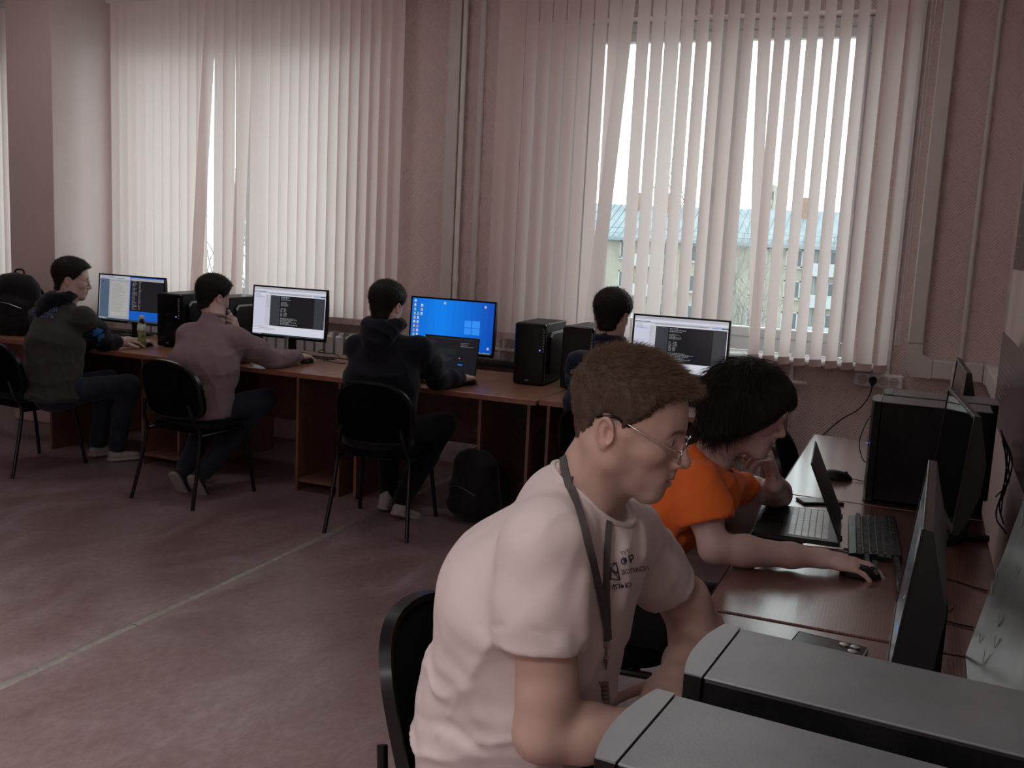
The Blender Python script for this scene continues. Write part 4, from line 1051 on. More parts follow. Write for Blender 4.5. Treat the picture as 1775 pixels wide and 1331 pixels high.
def np_mesh(name, P, Q, mats, base=(0, 0, 0), mi=None, col=None):
    me = bpy.data.meshes.new(name); P = P-V3(base)
    me.vertices.add(len(P)); me.vertices.foreach_set('co', P.astype(F32).ravel())
    k = Q.shape[1]; me.loops.add(len(Q)*k); me.loops.foreach_set('vertex_index', Q.astype(np.int32).ravel())
    me.polygons.add(len(Q)); me.polygons.foreach_set('loop_start', np.arange(0, len(Q)*k, k, dtype=np.int32))
    me.update(calc_edges=True)
    for M in (mats if isinstance(mats, (list, tuple)) else [mats]): me.materials.append(M)
    if mi is not None: me.polygons.foreach_set('material_index', mi.astype(np.int32))
    me.polygons.foreach_set('use_smooth', np.ones(len(Q), bool))
    if col is not None:
        ca = me.color_attributes.new('tint', 'FLOAT_COLOR', 'POINT'); c4 = np.ones((len(P), 4), F32); c4[:, :3] = col; ca.data.foreach_set('color', c4.ravel())
    me.validate(); return me
def obj_of(name, me, parent=None, loc=(0, 0, 0)):
    o = bpy.data.objects.new(name, me); COL.objects.link(o)
    if parent: o.parent = parent
    o.location = loc; return o
_rs = np.random.RandomState(7)
_pw = [(_rs.normal(size=3), _rs.uniform(0, 6.28)) for _ in range(24)]
def wob(P, f, o=0):
    """cheap smooth pseudo noise in about -1..1"""
    s = 0
    for i in range(5):
        k, ph = _pw[(o*5+i) % 24]; s = s+np.sin((P@k)*f*(1+.31*i)+ph+o)
    return s/3.2
def folds(P, amp, wl, axis, o=0):
    """soft ridged folds running across `axis`"""
    a = V3(axis); a = a/np.linalg.norm(a); ph = (P@a)*2*math.pi/wl+1.7*wob(P, 7, o)+.9*wob(P, 16, o+2); r = 1-np.abs(np.sin(ph*.5)); return amp*(r**2.2-.3)*(.55+.45*wob(P, 5, o+1))
def poly_sd(X, Z, pts):
    """signed distance (negative inside) to a 2-D polygon"""
    d = None; ins = None; n = len(pts)
    for i in range(n):
        ax, az = pts[i]; bx, bz = pts[(i+1) % n]; ex, ez = bx-ax, bz-az; wx, wz = X-ax, Z-az
        t = np.clip((wx*ex+wz*ez)/(ex*ex+ez*ez+1e-12), 0, 1); dd = (wx-ex*t)**2+(wz-ez*t)**2; d = dd if d is None else np.minimum(d, dd)
        c = ((az <= Z) != (bz <= Z)) & (X < (bx-ax)*(Z-az)/((bz-az) if abs(bz-az) > 1e-12 else 1e-12)+ax); ins = c if ins is None else ins ^ c
    return np.where(ins, -1, 1)*np.sqrt(d)

# ------------------------------------------------------------------ skin, cloth and hair materials
def skin_mat(name, col, ss=.12):
    M = mat(name, col, rough=.5, spec=.4); N, L, B = nodes_of(M)
    at_ = N.new('ShaderNodeVertexColor'); at_.layer_name = 'tint'; mx = N.new('ShaderNodeMix'); mx.data_type = 'RGBA'; mx.blend_type = 'MULTIPLY'; mx.inputs[0].default_value = 1
    tc = N.new('ShaderNodeTexCoord'); n = N.new('ShaderNodeTexNoise'); n.inputs['Scale'].default_value = 22; n.inputs['Detail'].default_value = 6; L.new(tc.outputs['Object'], n.inputs['Vector'])
    r = N.new('ShaderNodeValToRGB'); r.color_ramp.elements[0].position = .3; r.color_ramp.elements[1].position = .7
    r.color_ramp.elements[0].color = (*[c*.93 for c in col], 1); r.color_ramp.elements[1].color = (*[min(1, c*1.05) for c in col], 1)
    L.new(n.outputs['Fac'], r.inputs['Fac']); L.new(r.outputs['Color'], mx.inputs[6]); L.new(at_.outputs['Color'], mx.inputs[7]); L.new(mx.outputs[2], B.inputs['Base Color'])
    B.inputs['Subsurface Weight'].default_value = ss; B.inputs['Subsurface Radius'].default_value = (.012, .005, .003); B.inputs['Subsurface Scale'].default_value = 1.
    n2 = N.new('ShaderNodeTexNoise'); n2.inputs['Scale'].default_value = 420; bp = N.new('ShaderNodeBump'); bp.inputs['Strength'].default_value = .08; bp.inputs['Distance'].default_value = .002
    L.new(tc.outputs['Object'], n2.inputs['Vector']); L.new(n2.outputs['Fac'], bp.inputs['Height']); L.new(bp.outputs['Normal'], B.inputs['Normal']); return M
M_SKIN = skin_mat('skin', (.56, .385, .32)); M_SKIN2 = skin_mat('skin_pale', (.60, .43, .385))
def cloth_mat(name, col, col2=None, rough=.85, sheen=.1, f=500, b=.12):
    return mat(name, col, rough=rough, spec=.1, noise=(9, col2 or tuple(min(1, c*1.08) for c in col), 5, .8), bump=(f, b), sheen=sheen)
M_WTEE = cloth_mat('white_pink_jersey', (.73, .645, .625), (.77, .68, .66), f=700, b=.06)
M_ORANGE = cloth_mat('orange_jersey', (.80, .155, .03), (.86, .19, .04), f=700, b=.06)
M_PINKS = cloth_mat('dusty_pink_fleece', (.23, .16, .168), (.26, .182, .19)); M_HOOD = cloth_mat('black_navy_fleece', (.007, .008, .014), (.011, .012, .02))
M_VEST = cloth_mat('charcoal_fleece', (.045, .040, .042), (.056, .05, .052)); M_NAVY = cloth_mat('navy_softshell', (.007, .010, .026), (.010, .015, .036), rough=.6)
M_JEANS = cloth_mat('dark_denim', (.015, .019, .031), (.028, .034, .05)); M_BLKT = cloth_mat('black_trousers', (.006, .006, .007)); M_SHOEW = cloth_mat('grey_white_shoe', (.30, .28, .27)); M_SHOEB = cloth_mat('dark_shoe', (.03, .03, .033)); M_SOLE = mat('pale_sole', (.30, .28, .26), rough=.7)
def hair_mat(name, col, tr=.25):
    M = mat(name, col, rough=.55, spec=.15, noise=(60, tuple(c*1.7 for c in col), 5, .9)); N, L, B = nodes_of(M); out = N['Material Output']
    t = N.new('ShaderNodeBsdfTranslucent'); t.inputs[0].default_value = (*[min(1, c*3.2) for c in col], 1); x = N.new('ShaderNodeMixShader'); x.inputs[0].default_value = tr
    L.new(B.outputs[0], x.inputs[1]); L.new(t.outputs[0], x.inputs[2]); L.new(x.outputs[0], out.inputs[0]); return M
M_HAIRL = hair_mat('light_brown_hair', (.115, .078, .052), .35); M_HAIRLB = hair_mat('light_brown_hair_base', (.060, .042, .030), .0)
M_HAIRD = hair_mat('dark_hair', (.020, .015, .014), .2); M_HAIRDB = hair_mat('dark_hair_base', (.012, .010, .010), .0)
M_EYE = mat('eye_white', (.62, .58, .56), rough=.15); M_IRIS = mat('iris', (.06, .075, .085), rough=.1)
M_GLS = mat('thin_metal_frame', (.6, .56, .5), rough=.25, metal=1.); 
def lens_mat():
    M = bpy.data.materials.new('spectacle_lens'); M.use_nodes = True; N = M.node_tree.nodes; L = M.node_tree.links; N.clear()
    o = N.new('ShaderNodeOutputMaterial'); t = N.new('ShaderNodeBsdfTransparent'); g = N.new('ShaderNodeBsdfGlossy'); x = N.new('ShaderNodeMixShader'); g.inputs['Roughness'].default_value = .02; x.inputs[0].default_value = .07
    L.new(t.outputs[0], x.inputs[1]); L.new(g.outputs[0], x.inputs[2]); L.new(x.outputs[0], o.inputs[0]); return M
M_LENS = lens_mat()

# ------------------------------------------------------------------ head
def head_field(h, neck_local, jaw=1., nose=1., neck_r=.056):
    F = Field((-.155, -.125, -.235), (.15, .125, .15), h)
    F.ell((-.010, 0, .030), (.097, .0765, .087), k=.02); F.ell((.032, 0, .030), (.058, .065, .062), k=.03)
    F.ell((.036, 0, -.036), (.055, .057, .078), k=.03)
    for s in (-1, 1):
        F.cap((-.004, s*.050*jaw, -.060), (.066, s*.017*jaw, -.106), .017, .014, k=.03); F.cap((-.004, s*.052*jaw, -.060), (-.002, s*.060, -.012), .016, .014, k=.03)
        F.ell((.050, s*.046, -.024), (.028, .017, .017), k=.025); F.cap((.085, s*.010, .021), (.068, s*.046, .022), .0085, .0075, k=.016)
    F.ell((.078, 0, -.104), (.017, .021, .015), k=.022); F.ell((.074, 0, -.069), (.024, .031, .029), k=.02)
    nb = V3(neck_local)
    F.cap((-.022, 0, -.05), nb*.5+V3((-.022, 0, -.05))*.5, neck_r*.98, neck_r, k=.03); F.cap(nb*.5+V3((-.022, 0, -.05))*.5, nb, neck_r, neck_r*1.14, k=.03)
    for s in (-1, 1):
        F.cap((-.035, s*.050, -.045), (nb[0]+.035, s*.03, nb[2]+.02), .016, .014, k=.03)
        F.ell((.094, s*.0335, .001), (.020, .0185, .0125), k=.012, op='sub'); F.ell((.0735, s*.0325, .000), (.0146, .0158, .0140), k=.006)
    F.cap((.088, 0, .010), (.110*nose, 0, -.026), .0075, .0098, k=.010); F.ell((.1125*nose, 0, -.0345), (.0122, .0118, .0108), k=.008)
    for s in (-1, 1): F.ell((.099, s*.0115, -.0395), (.0115, .0075, .0085), k=.007); F.ell((.104, s*.0065, -.0475), (.006, .0032, .004), k=.004, op='sub')
    F.cap((.098, 0, -.05), (.099, 0, -.060), .006, .006, k=.012)
    for s in (-1, 1):
        F.cap((.0975, 0, -.0665), (.0865, s*.024, -.0725), .0052, .0028, k=.007); F.cap((.0965, 0, -.0775), (.0855, s*.022, -.0745), .0062, .003, k=.007)
    F.ell((.100, 0, -.0722), (.016, .026, .0016), k=.0025, op='sub')
    for s in (-1, 1):
        F.ell((.0895, s*.034, -.0008), (.013, .0135, .0062), k=.002, op='sub')
        R = np.array(Matrix.Rotation(math.radians(-14), 3, 'Y') @ Matrix.Rotation(math.radians(s*18), 3, 'Z'))
        F.ell((-.026, s*.078, -.010), (.0150, .0055, .0245), R=R, k=.008)
        pts = [V3((-.026, s*.079, -.010))+R@V3((.0152*math.cos(t), s*.004, .0248*math.sin(t))) for t in np.linspace(-.3*math.pi, 1.25*math.pi, 14)]
        F.chain(pts, [.0034]*14, k=.004)
        F.ell((-.020, s*.086, -.011), (.0085, .0085, .0145), R=R, k=.004, op='sub'); F.ell((-.022, s*.077, -.034), (.0075, .0055, .0085), k=.006)
        F.ell((-.0115, s*.079, -.014), (.0045, .006, .0075), k=.004)
    return F
def head_tint(P):
    x, y, z = P.T; c = np.ones((len(P), 3)); ay = np.abs(y)
    lip = np.exp(-(((z+.0722)/.0085)**2+(ay/.023)**4))*(x > .078); c = c*(1-lip[:, None]*np.array([.22, .50, .46]))
    brow = np.exp(-((z-.0215-.10*(ay-.03)*(ay < .04)+.25*np.maximum(ay-.038, 0))/.0042)**2)*smoothstep(.010, .016, ay)*(1-smoothstep(.046, .054, ay))*(x > .05); c = c*(1-brow[:, None]*np.array([.70, .72, .72]))
    red = .5*np.exp(-(((x-.070)/.03)**2+((ay-.043)/.02)**2+((z+.03)/.025)**2))+.6*np.exp(-(((x-.113)/.014)**2+(y/.014)**2+((z+.036)/.014)**2))+.55*np.exp(-(((x+.026)/.025)**2+((ay-.081)/.012)**2+((z+.012)/.035)**2))
    c = c*(1-red[:, None]*np.array([.02, .20, .20]))
    st = .35*smoothstep(-.045, -.075, z)*smoothstep(-.02, .03, x); c = c*(1-st[:, None]*np.array([.16, .12, .08])); return c
HAIR_SHORT = [(.14, .20), (.125, .090), (.092, .082), (.070, .080), (.050, .060), (.030, .028), (.010, .008), (.006, -.014), (-.006, -.014), (-.010, .012), (-.030, .020), (-.046, .002), (-.050, -.028), (-.066, -.054), (-.17, -.060), (-.18, .2)]
HAIR_NAPE = HAIR_SHORT[:11]+[(-.044, -.002), (-.050, -.040), (-.062, -.082), (-.17, -.088), (-.18, .2)]
HAIR_BOB = [(.15, .20), (.135, .050), (.095, .024), (.078, -.012), (.045, -.046), (.0, -.078), (-.05, -.108), (-.17, -.10), (-.17, .2)]
def hair_field(h, poly, tt, ts, fringe=.0):
    F = Field((-.17, -.14, -.14), (.165, .14, .185), h)
    F.ell((-.010, 0, .030), (.097, .0765, .087), k=.02); F.ell((.032, 0, .030), (.058, .065, .062), k=.03); F.ell((.036, 0, -.036), (.055, .057, .078), k=.03); F.cap((-.022, 0, -.05), (-.035, 0, -.14), .055, .056, k=.03)
    X = F.ax[0][:, None, None]; Y = F.ax[1][None, :, None]; Z = F.ax[2][None, None, :]
    sd = poly_sd(X+0*Z, Z+0*X, poly); mask = smoothstep(.008, -.010, sd)
    th = ts+(tt-ts)*smoothstep(-.02, .10, Z)+fringe*np.exp(-(((X-.10)/.04)**2+((Z-.085)/.03)**2)); F.d = (F.d-(mask*(th+.012)-.012)).astype(F32); return F
def strands(P, Q, T, n, ln, wd, comb, M, name, parent, base, seed, lift=.5, minz=None, zlen=None, jit=.25):
    """short tapered hair ribbons growing from a local-space hair mesh; T = local->world 4x4"""
    rs = np.random.RandomState(seed); e1 = P[Q[:, 2]]-P[Q[:, 0]]; e2 = P[Q[:, 3]]-P[Q[:, 1]]; cr = np.cross(e1, e2); ar = np.linalg.norm(cr, axis=1); fi = rs.choice(len(Q), n, p=ar/ar.sum())
    w4 = rs.dirichlet(np.ones(4), n); p = (P[Q[fi]]*w4[:, :, None]).sum(1); nr = cr[fi]/np.maximum(ar[fi], 1e-12)[:, None]
    cb = comb(p); cb = cb-nr*(cb*nr).sum(1)[:, None]; cb /= np.maximum(np.linalg.norm(cb, axis=1), 1e-6)[:, None]
    d = nr*lift+cb*(1-lift)+rs.normal(size=(n, 3))*jit; d /= np.linalg.norm(d, axis=1)[:, None]
    L = ln*rs.uniform(.55, 1.2, n)
    if zlen is not None: L = L*zlen(p)
    sd = np.cross(d, rs.normal(size=(n, 3))); sd /= np.linalg.norm(sd, axis=1)[:, None]; W = wd*rs.uniform(.6, 1.2, n)[:, None]
    p0 = p-nr*.002; m1 = p0+d*(L*.5)[:, None]+cb*(L*.05)[:, None]; tip = p0+d*L[:, None]+cb*(L*.22)[:, None]
    VV = np.stack([p0-sd*W, p0+sd*W, m1+sd*W*.8, m1-sd*W*.8, tip+sd*W*.12, tip-sd*W*.12], 1).reshape(-1, 3)
    A = np.array(T); VV = VV@A[:3, :3].T+A[:3, 3]; i = np.arange(n)*6; QQ = np.concatenate([np.stack([i, i+1, i+2, i+3], 1), np.stack([i+3, i+2, i+4, i+5], 1)])
    o = obj_of(name, np_mesh(name, VV, QQ, M, base), parent); o['kind'] = 'stuff'; return o

# ------------------------------------------------------------------ hands and limbs
def hand(F, wrist, fdir, dorsal, thumb_side, curl=(20, 25, 20), spread=.06, sc=1., tcurl=(10, 15), tdir=(.75, .62, -.25), fc=None):
    """adds palm and five fingers; thumb_side is +1/-1 along dorsal x fdir.  curl per joint in degrees (towards the palm)"""
    f = V3(fdir); f /= np.linalg.norm(f); n = V3(dorsal); n = n-f*(n@f); n /= np.linalg.norm(n); s = np.cross(n, f)*thumb_side; w = V3(wrist)
    kn = w+f*.088*sc
    F.ecap(w-f*.005, w+f*.045*sc, s, .029*sc, .0175*sc, .036*sc, .0155*sc, k=.02); F.ecap(w+f*.035*sc, kn-f*.012, s, .036*sc, .0155*sc, .040*sc, .0125*sc, k=.015)
    F.cap(w+f*.02*sc+s*.022*sc-n*.004, w+f*.055*sc+s*.030*sc-n*.006, .015*sc, .013*sc, k=.012)
    for i, (off, ln, r, back) in enumerate(((.030, .074, .0088, .004), (.0105, .083, .0092, .0), (-.0095, .077, .0087, .003), (-.028, .060, .0076, .010))):
        b = kn+s*off*sc-f*back*sc; cc = (fc[i] if fc else curl); d = f+s*(spread*(1.2-.8*i)); d = d/np.linalg.norm(d); p = b-f*.012; q = b; F.cap(p, q, r*sc*1.05, r*sc, k=.008)
        ang = 0
        for j, (q_, rr) in enumerate(((.46, .95), (.30, .88), (.24, .80))):
            ang += math.radians(cc[j]); dd = d*math.cos(ang)-n*math.sin(ang); e = q+dd*ln*q_*sc; F.cap(q, e, r*sc*(rr+.06), r*sc*rr, k=.0035); q = e
    b = w+f*.030*sc+s*.030*sc-n*.005; td = s*tdir[0]+f*tdir[1]+n*tdir[2]; td /= np.linalg.norm(td); F.cap(b-td*.01, b+td*.040*sc, .0125*sc, .0105*sc, k=.01)
    q = b+td*.040*sc; ang = 0
    for l_, r_, tcu in ((.032, .0098, tcurl[0]), (.026, .0088, tcurl[1])):
        ang += math.radians(tcu); dd = td*math.cos(ang)+(f*.9-s*.4)/1.0*math.sin(ang); dd /= np.linalg.norm(dd); e = q+dd*l_*sc; F.cap(q, e, r_*sc*1.05, r_*sc, k=.004); q = e
def arm(F, S, E, W, ru=.050, re=.042, rw=.027, k=.02):
    S, E, W = V3(S), V3(E), V3(W); F.chain([S, S*.5+E*.5, E], [ru, ru*.96, re], k); d = W-E; F.chain([E, E+d*.28, E+d*.7, W], [re*.98, re*1.04, re*.80, rw], k)
def bounds(pts, pad): a = np.array([V3(p) for p in pts]); return a.min(0)-pad, a.max(0)+pad
def joinm(parts):
    P = []; Q = []; C = []; o = 0
    for p, q, c in parts: P.append(p); Q.append(q+o); C.append(np.ones((len(p), 3)) if c is None else c); o += len(p)
    return np.concatenate(P), np.concatenate(Q), np.concatenate(C)
def ring_points(c, ax, a_dir, ra, rb, n=36):
    ax = V3(ax); ax /= np.linalg.norm(ax); u = V3(a_dir); u = u-ax*(u@ax); u /= np.linalg.norm(u); v = np.cross(ax, u); return [V3(c)+u*ra*math.cos(t)+v*rb*math.sin(t) for t in np.linspace(0, 2*math.pi, n)]

def rot_frame(fwd, up):
    x = V3(fwd); x /= np.linalg.norm(x); z = V3(up); z = z-x*(z@x); z /= np.linalg.norm(z); y = np.cross(z, x); return np.stack([x, y, z], 1)
def head_pose(yaw, pitch, roll):
    """yaw: facing angle from +x (deg), pitch: nose down, roll: towards the right shoulder"""
    return np.array((Matrix.Rotation(math.radians(yaw), 3, 'Z') @ Matrix.Rotation(math.radians(pitch), 3, 'Y') @ Matrix.Rotation(math.radians(roll), 3, 'X')))

class Person:
    def __init__(s, label, base): s.label = label; s.base = V3(base); s.parts = []; s.children = []
    def set_head(s, H, R, neck, sc=1., h=.004, skin=M_SKIN, **kw):
        s.H = V3(H); s.HR = R; s.hs = sc; nl = (R.T@(V3(neck)-s.H))/sc; F = head_field(h, nl, **kw); P, Q = F.mesh(); P = relax(P, Q, 1, .3)
        s.T = np.eye(4); s.T[:3, :3] = R*sc; s.T[:3, 3] = s.H; s.skin = skin; s.parts.append((P@(R*sc).T+s.H, Q, head_tint(P)))
    def loc(s, p): return V3(p)@(s.T[:3, :3]).T+s.H
    def add_field(s, F, it=1, tint=None):
        P, Q = F.mesh(); P = relax(P, Q, it, .4); s.parts.append((P, Q, None))
    def finish_body(s):
        P, Q, C = joinm(s.parts); o = obj_of('person', np_mesh('person', P, Q, s.skin, s.base, col=C)); o.location = s.base; tag(o, s.label, 'person'); s.o = o; s.bodyPQ = (P, Q); return o
    def cloth(s, name, F, M, it=2, disp=None, mi=None, label=None):
        P, Q = F.mesh(); P = relax(P, Q, it, .5)
        if disp is not None: N = grads(P, Q); P = P+N*disp(P)[:, None]; P = relax(P, Q, 1, .25)
        m_ = mi(P[Q].mean(1)) if mi else None
        o = obj_of(name, np_mesh(name, P, Q, M, s.base, mi=m_), s.o)
        if label: o['label'] = label
        s.__dict__.setdefault('surf', {})[name] = (P, Q); return o
    def hair(s, poly, tt, ts, M, MS, n, ln, wd, comb, fringe=0., h=.005, seed=1, lift=.5, rough=.0018, zlen=None, jit=.25):
        F = hair_field(h, poly, tt, ts, fringe); P, Q = F.mesh(); P = relax(P, Q, 2, .5); N = grads(P, Q); P = P+N*(rough*wob(P, 160, 1)+rough*.8*wob(P, 330, 2))[:, None]
        A = s.T; o = obj_of('hair', np_mesh('hair', P@A[:3, :3].T+A[:3, 3], Q, M, s.base), s.o)
        if n: strands(P, Q, A, n, ln, wd, comb, MS, 'hair_strands', o, s.base, seed, lift, zlen=zlen, jit=jit)
        return o
    def eyes(s):
        for sd in (-1, 1):
            mb = MB(); mb.lathe([(.0001, -.0133), (.0068, -.0114), (.0115, -.0067), (.0133, 0), (.0115, .0067), (.0070, .0113)], 16); mb.cur = 1; mb.lathe([(.0070, .0113), (.005, .0123), (.0028, .0130), (.0001, .0133)], 16)
            o = mb.build('eye', [M_EYE, M_IRIS], s.o, True); A = Matrix([list(r) for r in s.T]); A.translation -= Vector(s.base)
            o.matrix_local = A @ Matrix.Translation((.0735, sd*.0325, 0)) @ Matrix.Rotation(math.radians(90), 4, 'Y')
    def glasses(s, dz=-.004, dx=.0, M=M_GLS, full=True, dark_tip=True):
        g = empty('glasses'); g.parent = s.o; mb = MB()
        def W(p): q = s.loc(p)-s.base; return Vector(q)
        z0 = dz; xl = .104+dx; lenses = []
        for sd in (-1, 1):
            c = (xl, sd*.034, z0); ps = []
            for t in np.linspace(0, 2*math.pi, 25):
                cx, sx_ = math.cos(t), math.sin(t); ps.append((xl-.004*abs(cx), c[1]+.026*math.copysign(abs(cx)**.75, cx), z0+.0175*math.copysign(abs(sx_)**.75, sx_)))
            if full: mb.tube([W(p) for p in ps], .0014, 6, cap=False)
            else: mb.tube([W(p) for p in ps[:13]], .0011, 6)
            lenses.append(MB().add([W(p) for p in ps[:-1]], [tuple(range(24))]))
            mb.tube([W((xl-.004, sd*.060, z0+.006)), W((xl-.006, sd*.068, z0+.008)), W((xl-.014, sd*.072, z0+.008)), W((.04, sd*.0785, (z0+.026)/2)), W((-.010, sd*.0812, .019))], .0016, 6)
        mb.tube([W((xl, -.008, z0+.006)), W((xl+.004, 0, z0+.009)), W((xl, .008, z0+.006))], .0012, 6)
        bpy.data.objects.remove(g); o = mb.build('glasses', M, s.o, True); [l_.build('lens', M_LENS, o, False) for l_ in lenses]
        for sd in (-1, 1): MB().tube([W((.012, sd*.0795, .0115)), W((-.014, sd*.082, .020)), W((-.030, sd*.084, .018)), W((-.046, sd*.0825, .010))], [.0016, .0024, .0026, .0022], 8).build('temple_tip', M_BLACKG, o, True)
        return o

def torso(F, pel, wai, che, sho, side, g=0., w=1., d=1., k=.05):
    F.ecap(pel, wai, side, .168*w+g, .118*d+g, .150*w+g, .112*d+g, k=k); F.ecap(wai, che, side, .150*w+g, .112*d+g, .172*w+g, .122*d+g, k=k); F.ecap(che, sho, side, .168*w+g, .118*d+g, .120*w+g, .078*d+g, k=k)
def trousers(p, pel, hips, knees, ankles, side, M, name='trousers', g=.012, h=.014, feet=None, shoeM=None):
    lo, hi = bounds([pel]+hips+knees+ankles, .16); F = Field(lo, hi, h); c = V3(pel)
    F.ecap(c-V3((0, 0, .01)), c+V3((0, 0, .05)), side, .165+g, .115+g, k=.05)
    for a, b, c_ in zip(hips, knees, ankles): F.chain([a, b], [.082+g, .058+g], k=.04); F.chain([b, V3(b)*.55+V3(c_)*.45, c_], [.058+g, .056+g, .046+g], k=.03)
    F.cut(V3(pel)+V3((0, 0, .10)), (0, 0, 1)); nm = lambda P: folds(P, .006, .07, (.3, .3, 1), 3)
    p.cloth(name, F, M, disp=nm)
def shoe(p, ankle, toe_dir, up, M, soleM, L=.27, h=.009):
    a = V3(ankle); t = V3(toe_dir); t /= np.linalg.norm(t); u = V3(up); u = u-t*(u@t); u /= np.linalg.norm(u); s = np.cross(u, t); F = Field(a-.32, a+.32, h)
    sole_c = a-u*.075
    F.ecap(sole_c-t*.03+u*.028, sole_c+t*.13+u*.022, s, .036, .030, .044, .026, k=.03); F.cap(a-u*.02, a+u*.03, .040, .042, k=.03); F.cut(sole_c+u*.004, -u); p.cloth('shoe', F, M, it=2)
    S = Field(a-.32, a+.32, h); S.ecap(sole_c-t*.035, sole_c+t*.145, s, .040, .034, .050, .034, k=.02); S.cut(sole_c+u*.022, u); S.cut(sole_c-u*.006, -u); p.cloth('shoe_sole', S, soleM, it=1)
def collar(p, pts, r, M, name='collar'):
    mb = MB(); mb.tube([Vector(q-p.base) for q in pts], r, 10, cap=False); return mb.build(name, M, p.o, True)

# ================================================================== the six people
def A3(v): return np.array([v.x, v.y, v.z])
def PY(x, y, Y): return A3(ony(x, y, Y))
def PZ(x, y, Z): return A3(onz(x, y, Z))
UPZ = V3((0, 0, 1))
fwd_comb = lambda p: np.stack([np.ones(len(p)), 0*p[:, 0], -.35+0*p[:, 0]], 1)
def down_comb(p): return np.stack([.25+0*p[:, 0], .25*np.sign(p[:, 1]), -np.ones(len(p))], 1)
def crop_comb(p):      # forward on the top, down on sides and back
    t = smoothstep(.04, .09, p[:, 2])[:, None]; return t*np.array([[1., 0, .1]])+(1-t)*np.array([[-.15, 0, -1.]])

# ---------------------------------------------------------------- white T-shirt person
def person_white():
    p = Person('person in a white T-shirt and thin glasses leaning over the desk edge', (-.70, 1.83, 0))
    H = PY(1090, 734, 1.70); R = head_pose(7, 14, 0); nb = PY(1016, 866, 1.72)
    p.set_head(H, R, nb, 1.005, .0026, M_SKIN, jaw=1.04, nose=1.0, neck_r=.060)
    SR = PY(950, 945, 1.545); SL = PY(1088, 925, 1.90); ER = PZ(940, 1270, .815); WR = V3((-.315, 1.665, .80)); EL = PZ(1216, 1092, .815); WL = PZ(1168, 1176, .795)
    # arms
    for S, E, W, side in ((SR, ER, WR, 1), (SL, EL, WL, -1)):
        fd = (W-E)/np.linalg.norm(W-E); hd = fd*1.0
        if side == -1: hd = V3((-.05, -.9, -.05))
        else: hd = V3((.8, .55, -.03))
        hd = hd/np.linalg.norm(hd); lo, hi = bounds([S, E, W, W+hd*.2], .085); F = Field(lo, hi, .0045)
        arm(F, S, E, W, .050, .047, .030, .025); F.ell(E*.75+S*.25+V3((.012, 0, 0)), (.045, .045, .07), k=.03)
        hand(F, W, hd, (0, 0, 1), 1 if side == 1 else -1, curl=(22, 30, 22), fc=[(18, 26, 18), (22, 30, 20), (26, 32, 22), (30, 34, 24)]); p.add_field(F)
    side = (SL-SR)/np.linalg.norm(SL-SR); mid = (SL+SR)/2
    pel = V3((-.715, 1.80, .53)); wai = V3((-.70, 1.775, .72)); che = V3((-.625, 1.735, .97)); sho = mid+V3((-.02, 0, -.035))
    lo, hi = bounds([pel, wai, che, sho, SR, SL], .2); F = Field(lo, hi, .014); torso(F, pel, wai, che, sho, side, -.004, 1.1, 1.2); F.cap(SR, SL, .05, k=.05); p.add_field(F)
    p.finish_body(); p.eyes()
    # T-shirt
    lo, hi = bounds([pel-V3((0, 0, .06)), wai, che, sho, SR, SL, SR*.45+ER*.55, SL*.4+EL*.6, nb], .27); F = Field(lo, hi, .0065)
    for S, E in ((SR, ER), (SL, EL)):
        d = E-S; L = np.linalg.norm(d); u = d/L; b = V3((-.010, 0, 0)); F.chain([S+V3((0, 0, .0)), S+d*.30+b, S+d*.60+b], [.068, .073, .080] if S is SR else [.066, .067, .070], k=.05)
    for S, E in ((SR, ER), (SL, EL)):
        d = E-S; L = np.linalg.norm(d); u = d/L; t = S+d*.53; q = S+d*.66
        # square off the sleeve and hollow it
        a = t; n = u
        X = F.ax[0][:, None, None]; Y = F.ax[1][None, :, None]; Z = F.ax[2][None, None, :]
        e = ((X-a[0])*n[0]+(Y-a[1])*n[1]+(Z-a[2])*n[2]); r2 = np.sqrt(np.maximum((X-a[0])**2+(Y-a[1])**2+(Z-a[2])**2-e**2, 0)); F.d = np.where((r2 < .125) & (e < .16), np.maximum(F.d, e), F.d).astype(F32)
        F.cap(t-u*.04+V3((-.014, 0, 0)), t+u*.03+V3((-.014, 0, 0)), (.058 if S is SR else .05), (.066 if S is SR else .06), k=.004, op='sub')
    torso(F, pel-V3((0, 0, .05)), wai, che, sho, side, .018, 1.14, 1.25, .05); F.ell(che+V3((.03, 0, -.16)), (.125, .18, .20), k=.06)
    F.ell(sho+V3((-.055, 0, -.03)), (.10, .17, .10), k=.06)
    F.cap(SR+V3((-.01, .03, -.01)), SL+V3((-.01, -.03, -.01)), .056, k=.05); F.cap(nb+V3((-.035, .0, -.015)), mid+V3((-.05, 0, -.02)), .075, .085, k=.05)
    for S in (SR, SL): F.cap(nb+V3((-.03, 0, -.035)), S+V3((-.012, 0, -.004)), .070, .064, k=.05)
    nu = (H-nb)/np.linalg.norm(H-nb); F.cap(nb-nu*.03+V3((.012, 0, 0)), nb+nu*.10+V3((.02, 0, 0)), .066, .076, k=.008, op='sub'); F.ell(nb+V3((.035, .004, -.008)), (.04, .045, .04), k=.01, op='sub')
    F.cut(pel-V3((0, 0, .075)), (0, 0, -1))
    def dsp(P):
        a = smoothstep(1.02, .80, P[:, 2]); return .8*a*folds(P, .017, .15, (-.45, .2, 1), 1)+folds(P, .005, .10, (.75, .3, -.5), 4)*smoothstep(1.25, 1.0, P[:, 2])+.0018*wob(P, 22, 3)
    sh = p.cloth('t_shirt', F, M_WTEE, it=1, disp=dsp); P, Q = p.surf['t_shirt']; N = grads(P, Q)
    bv = BVHTree.FromPolygons([Vector(v) for v in P], [tuple(q) for q in Q])
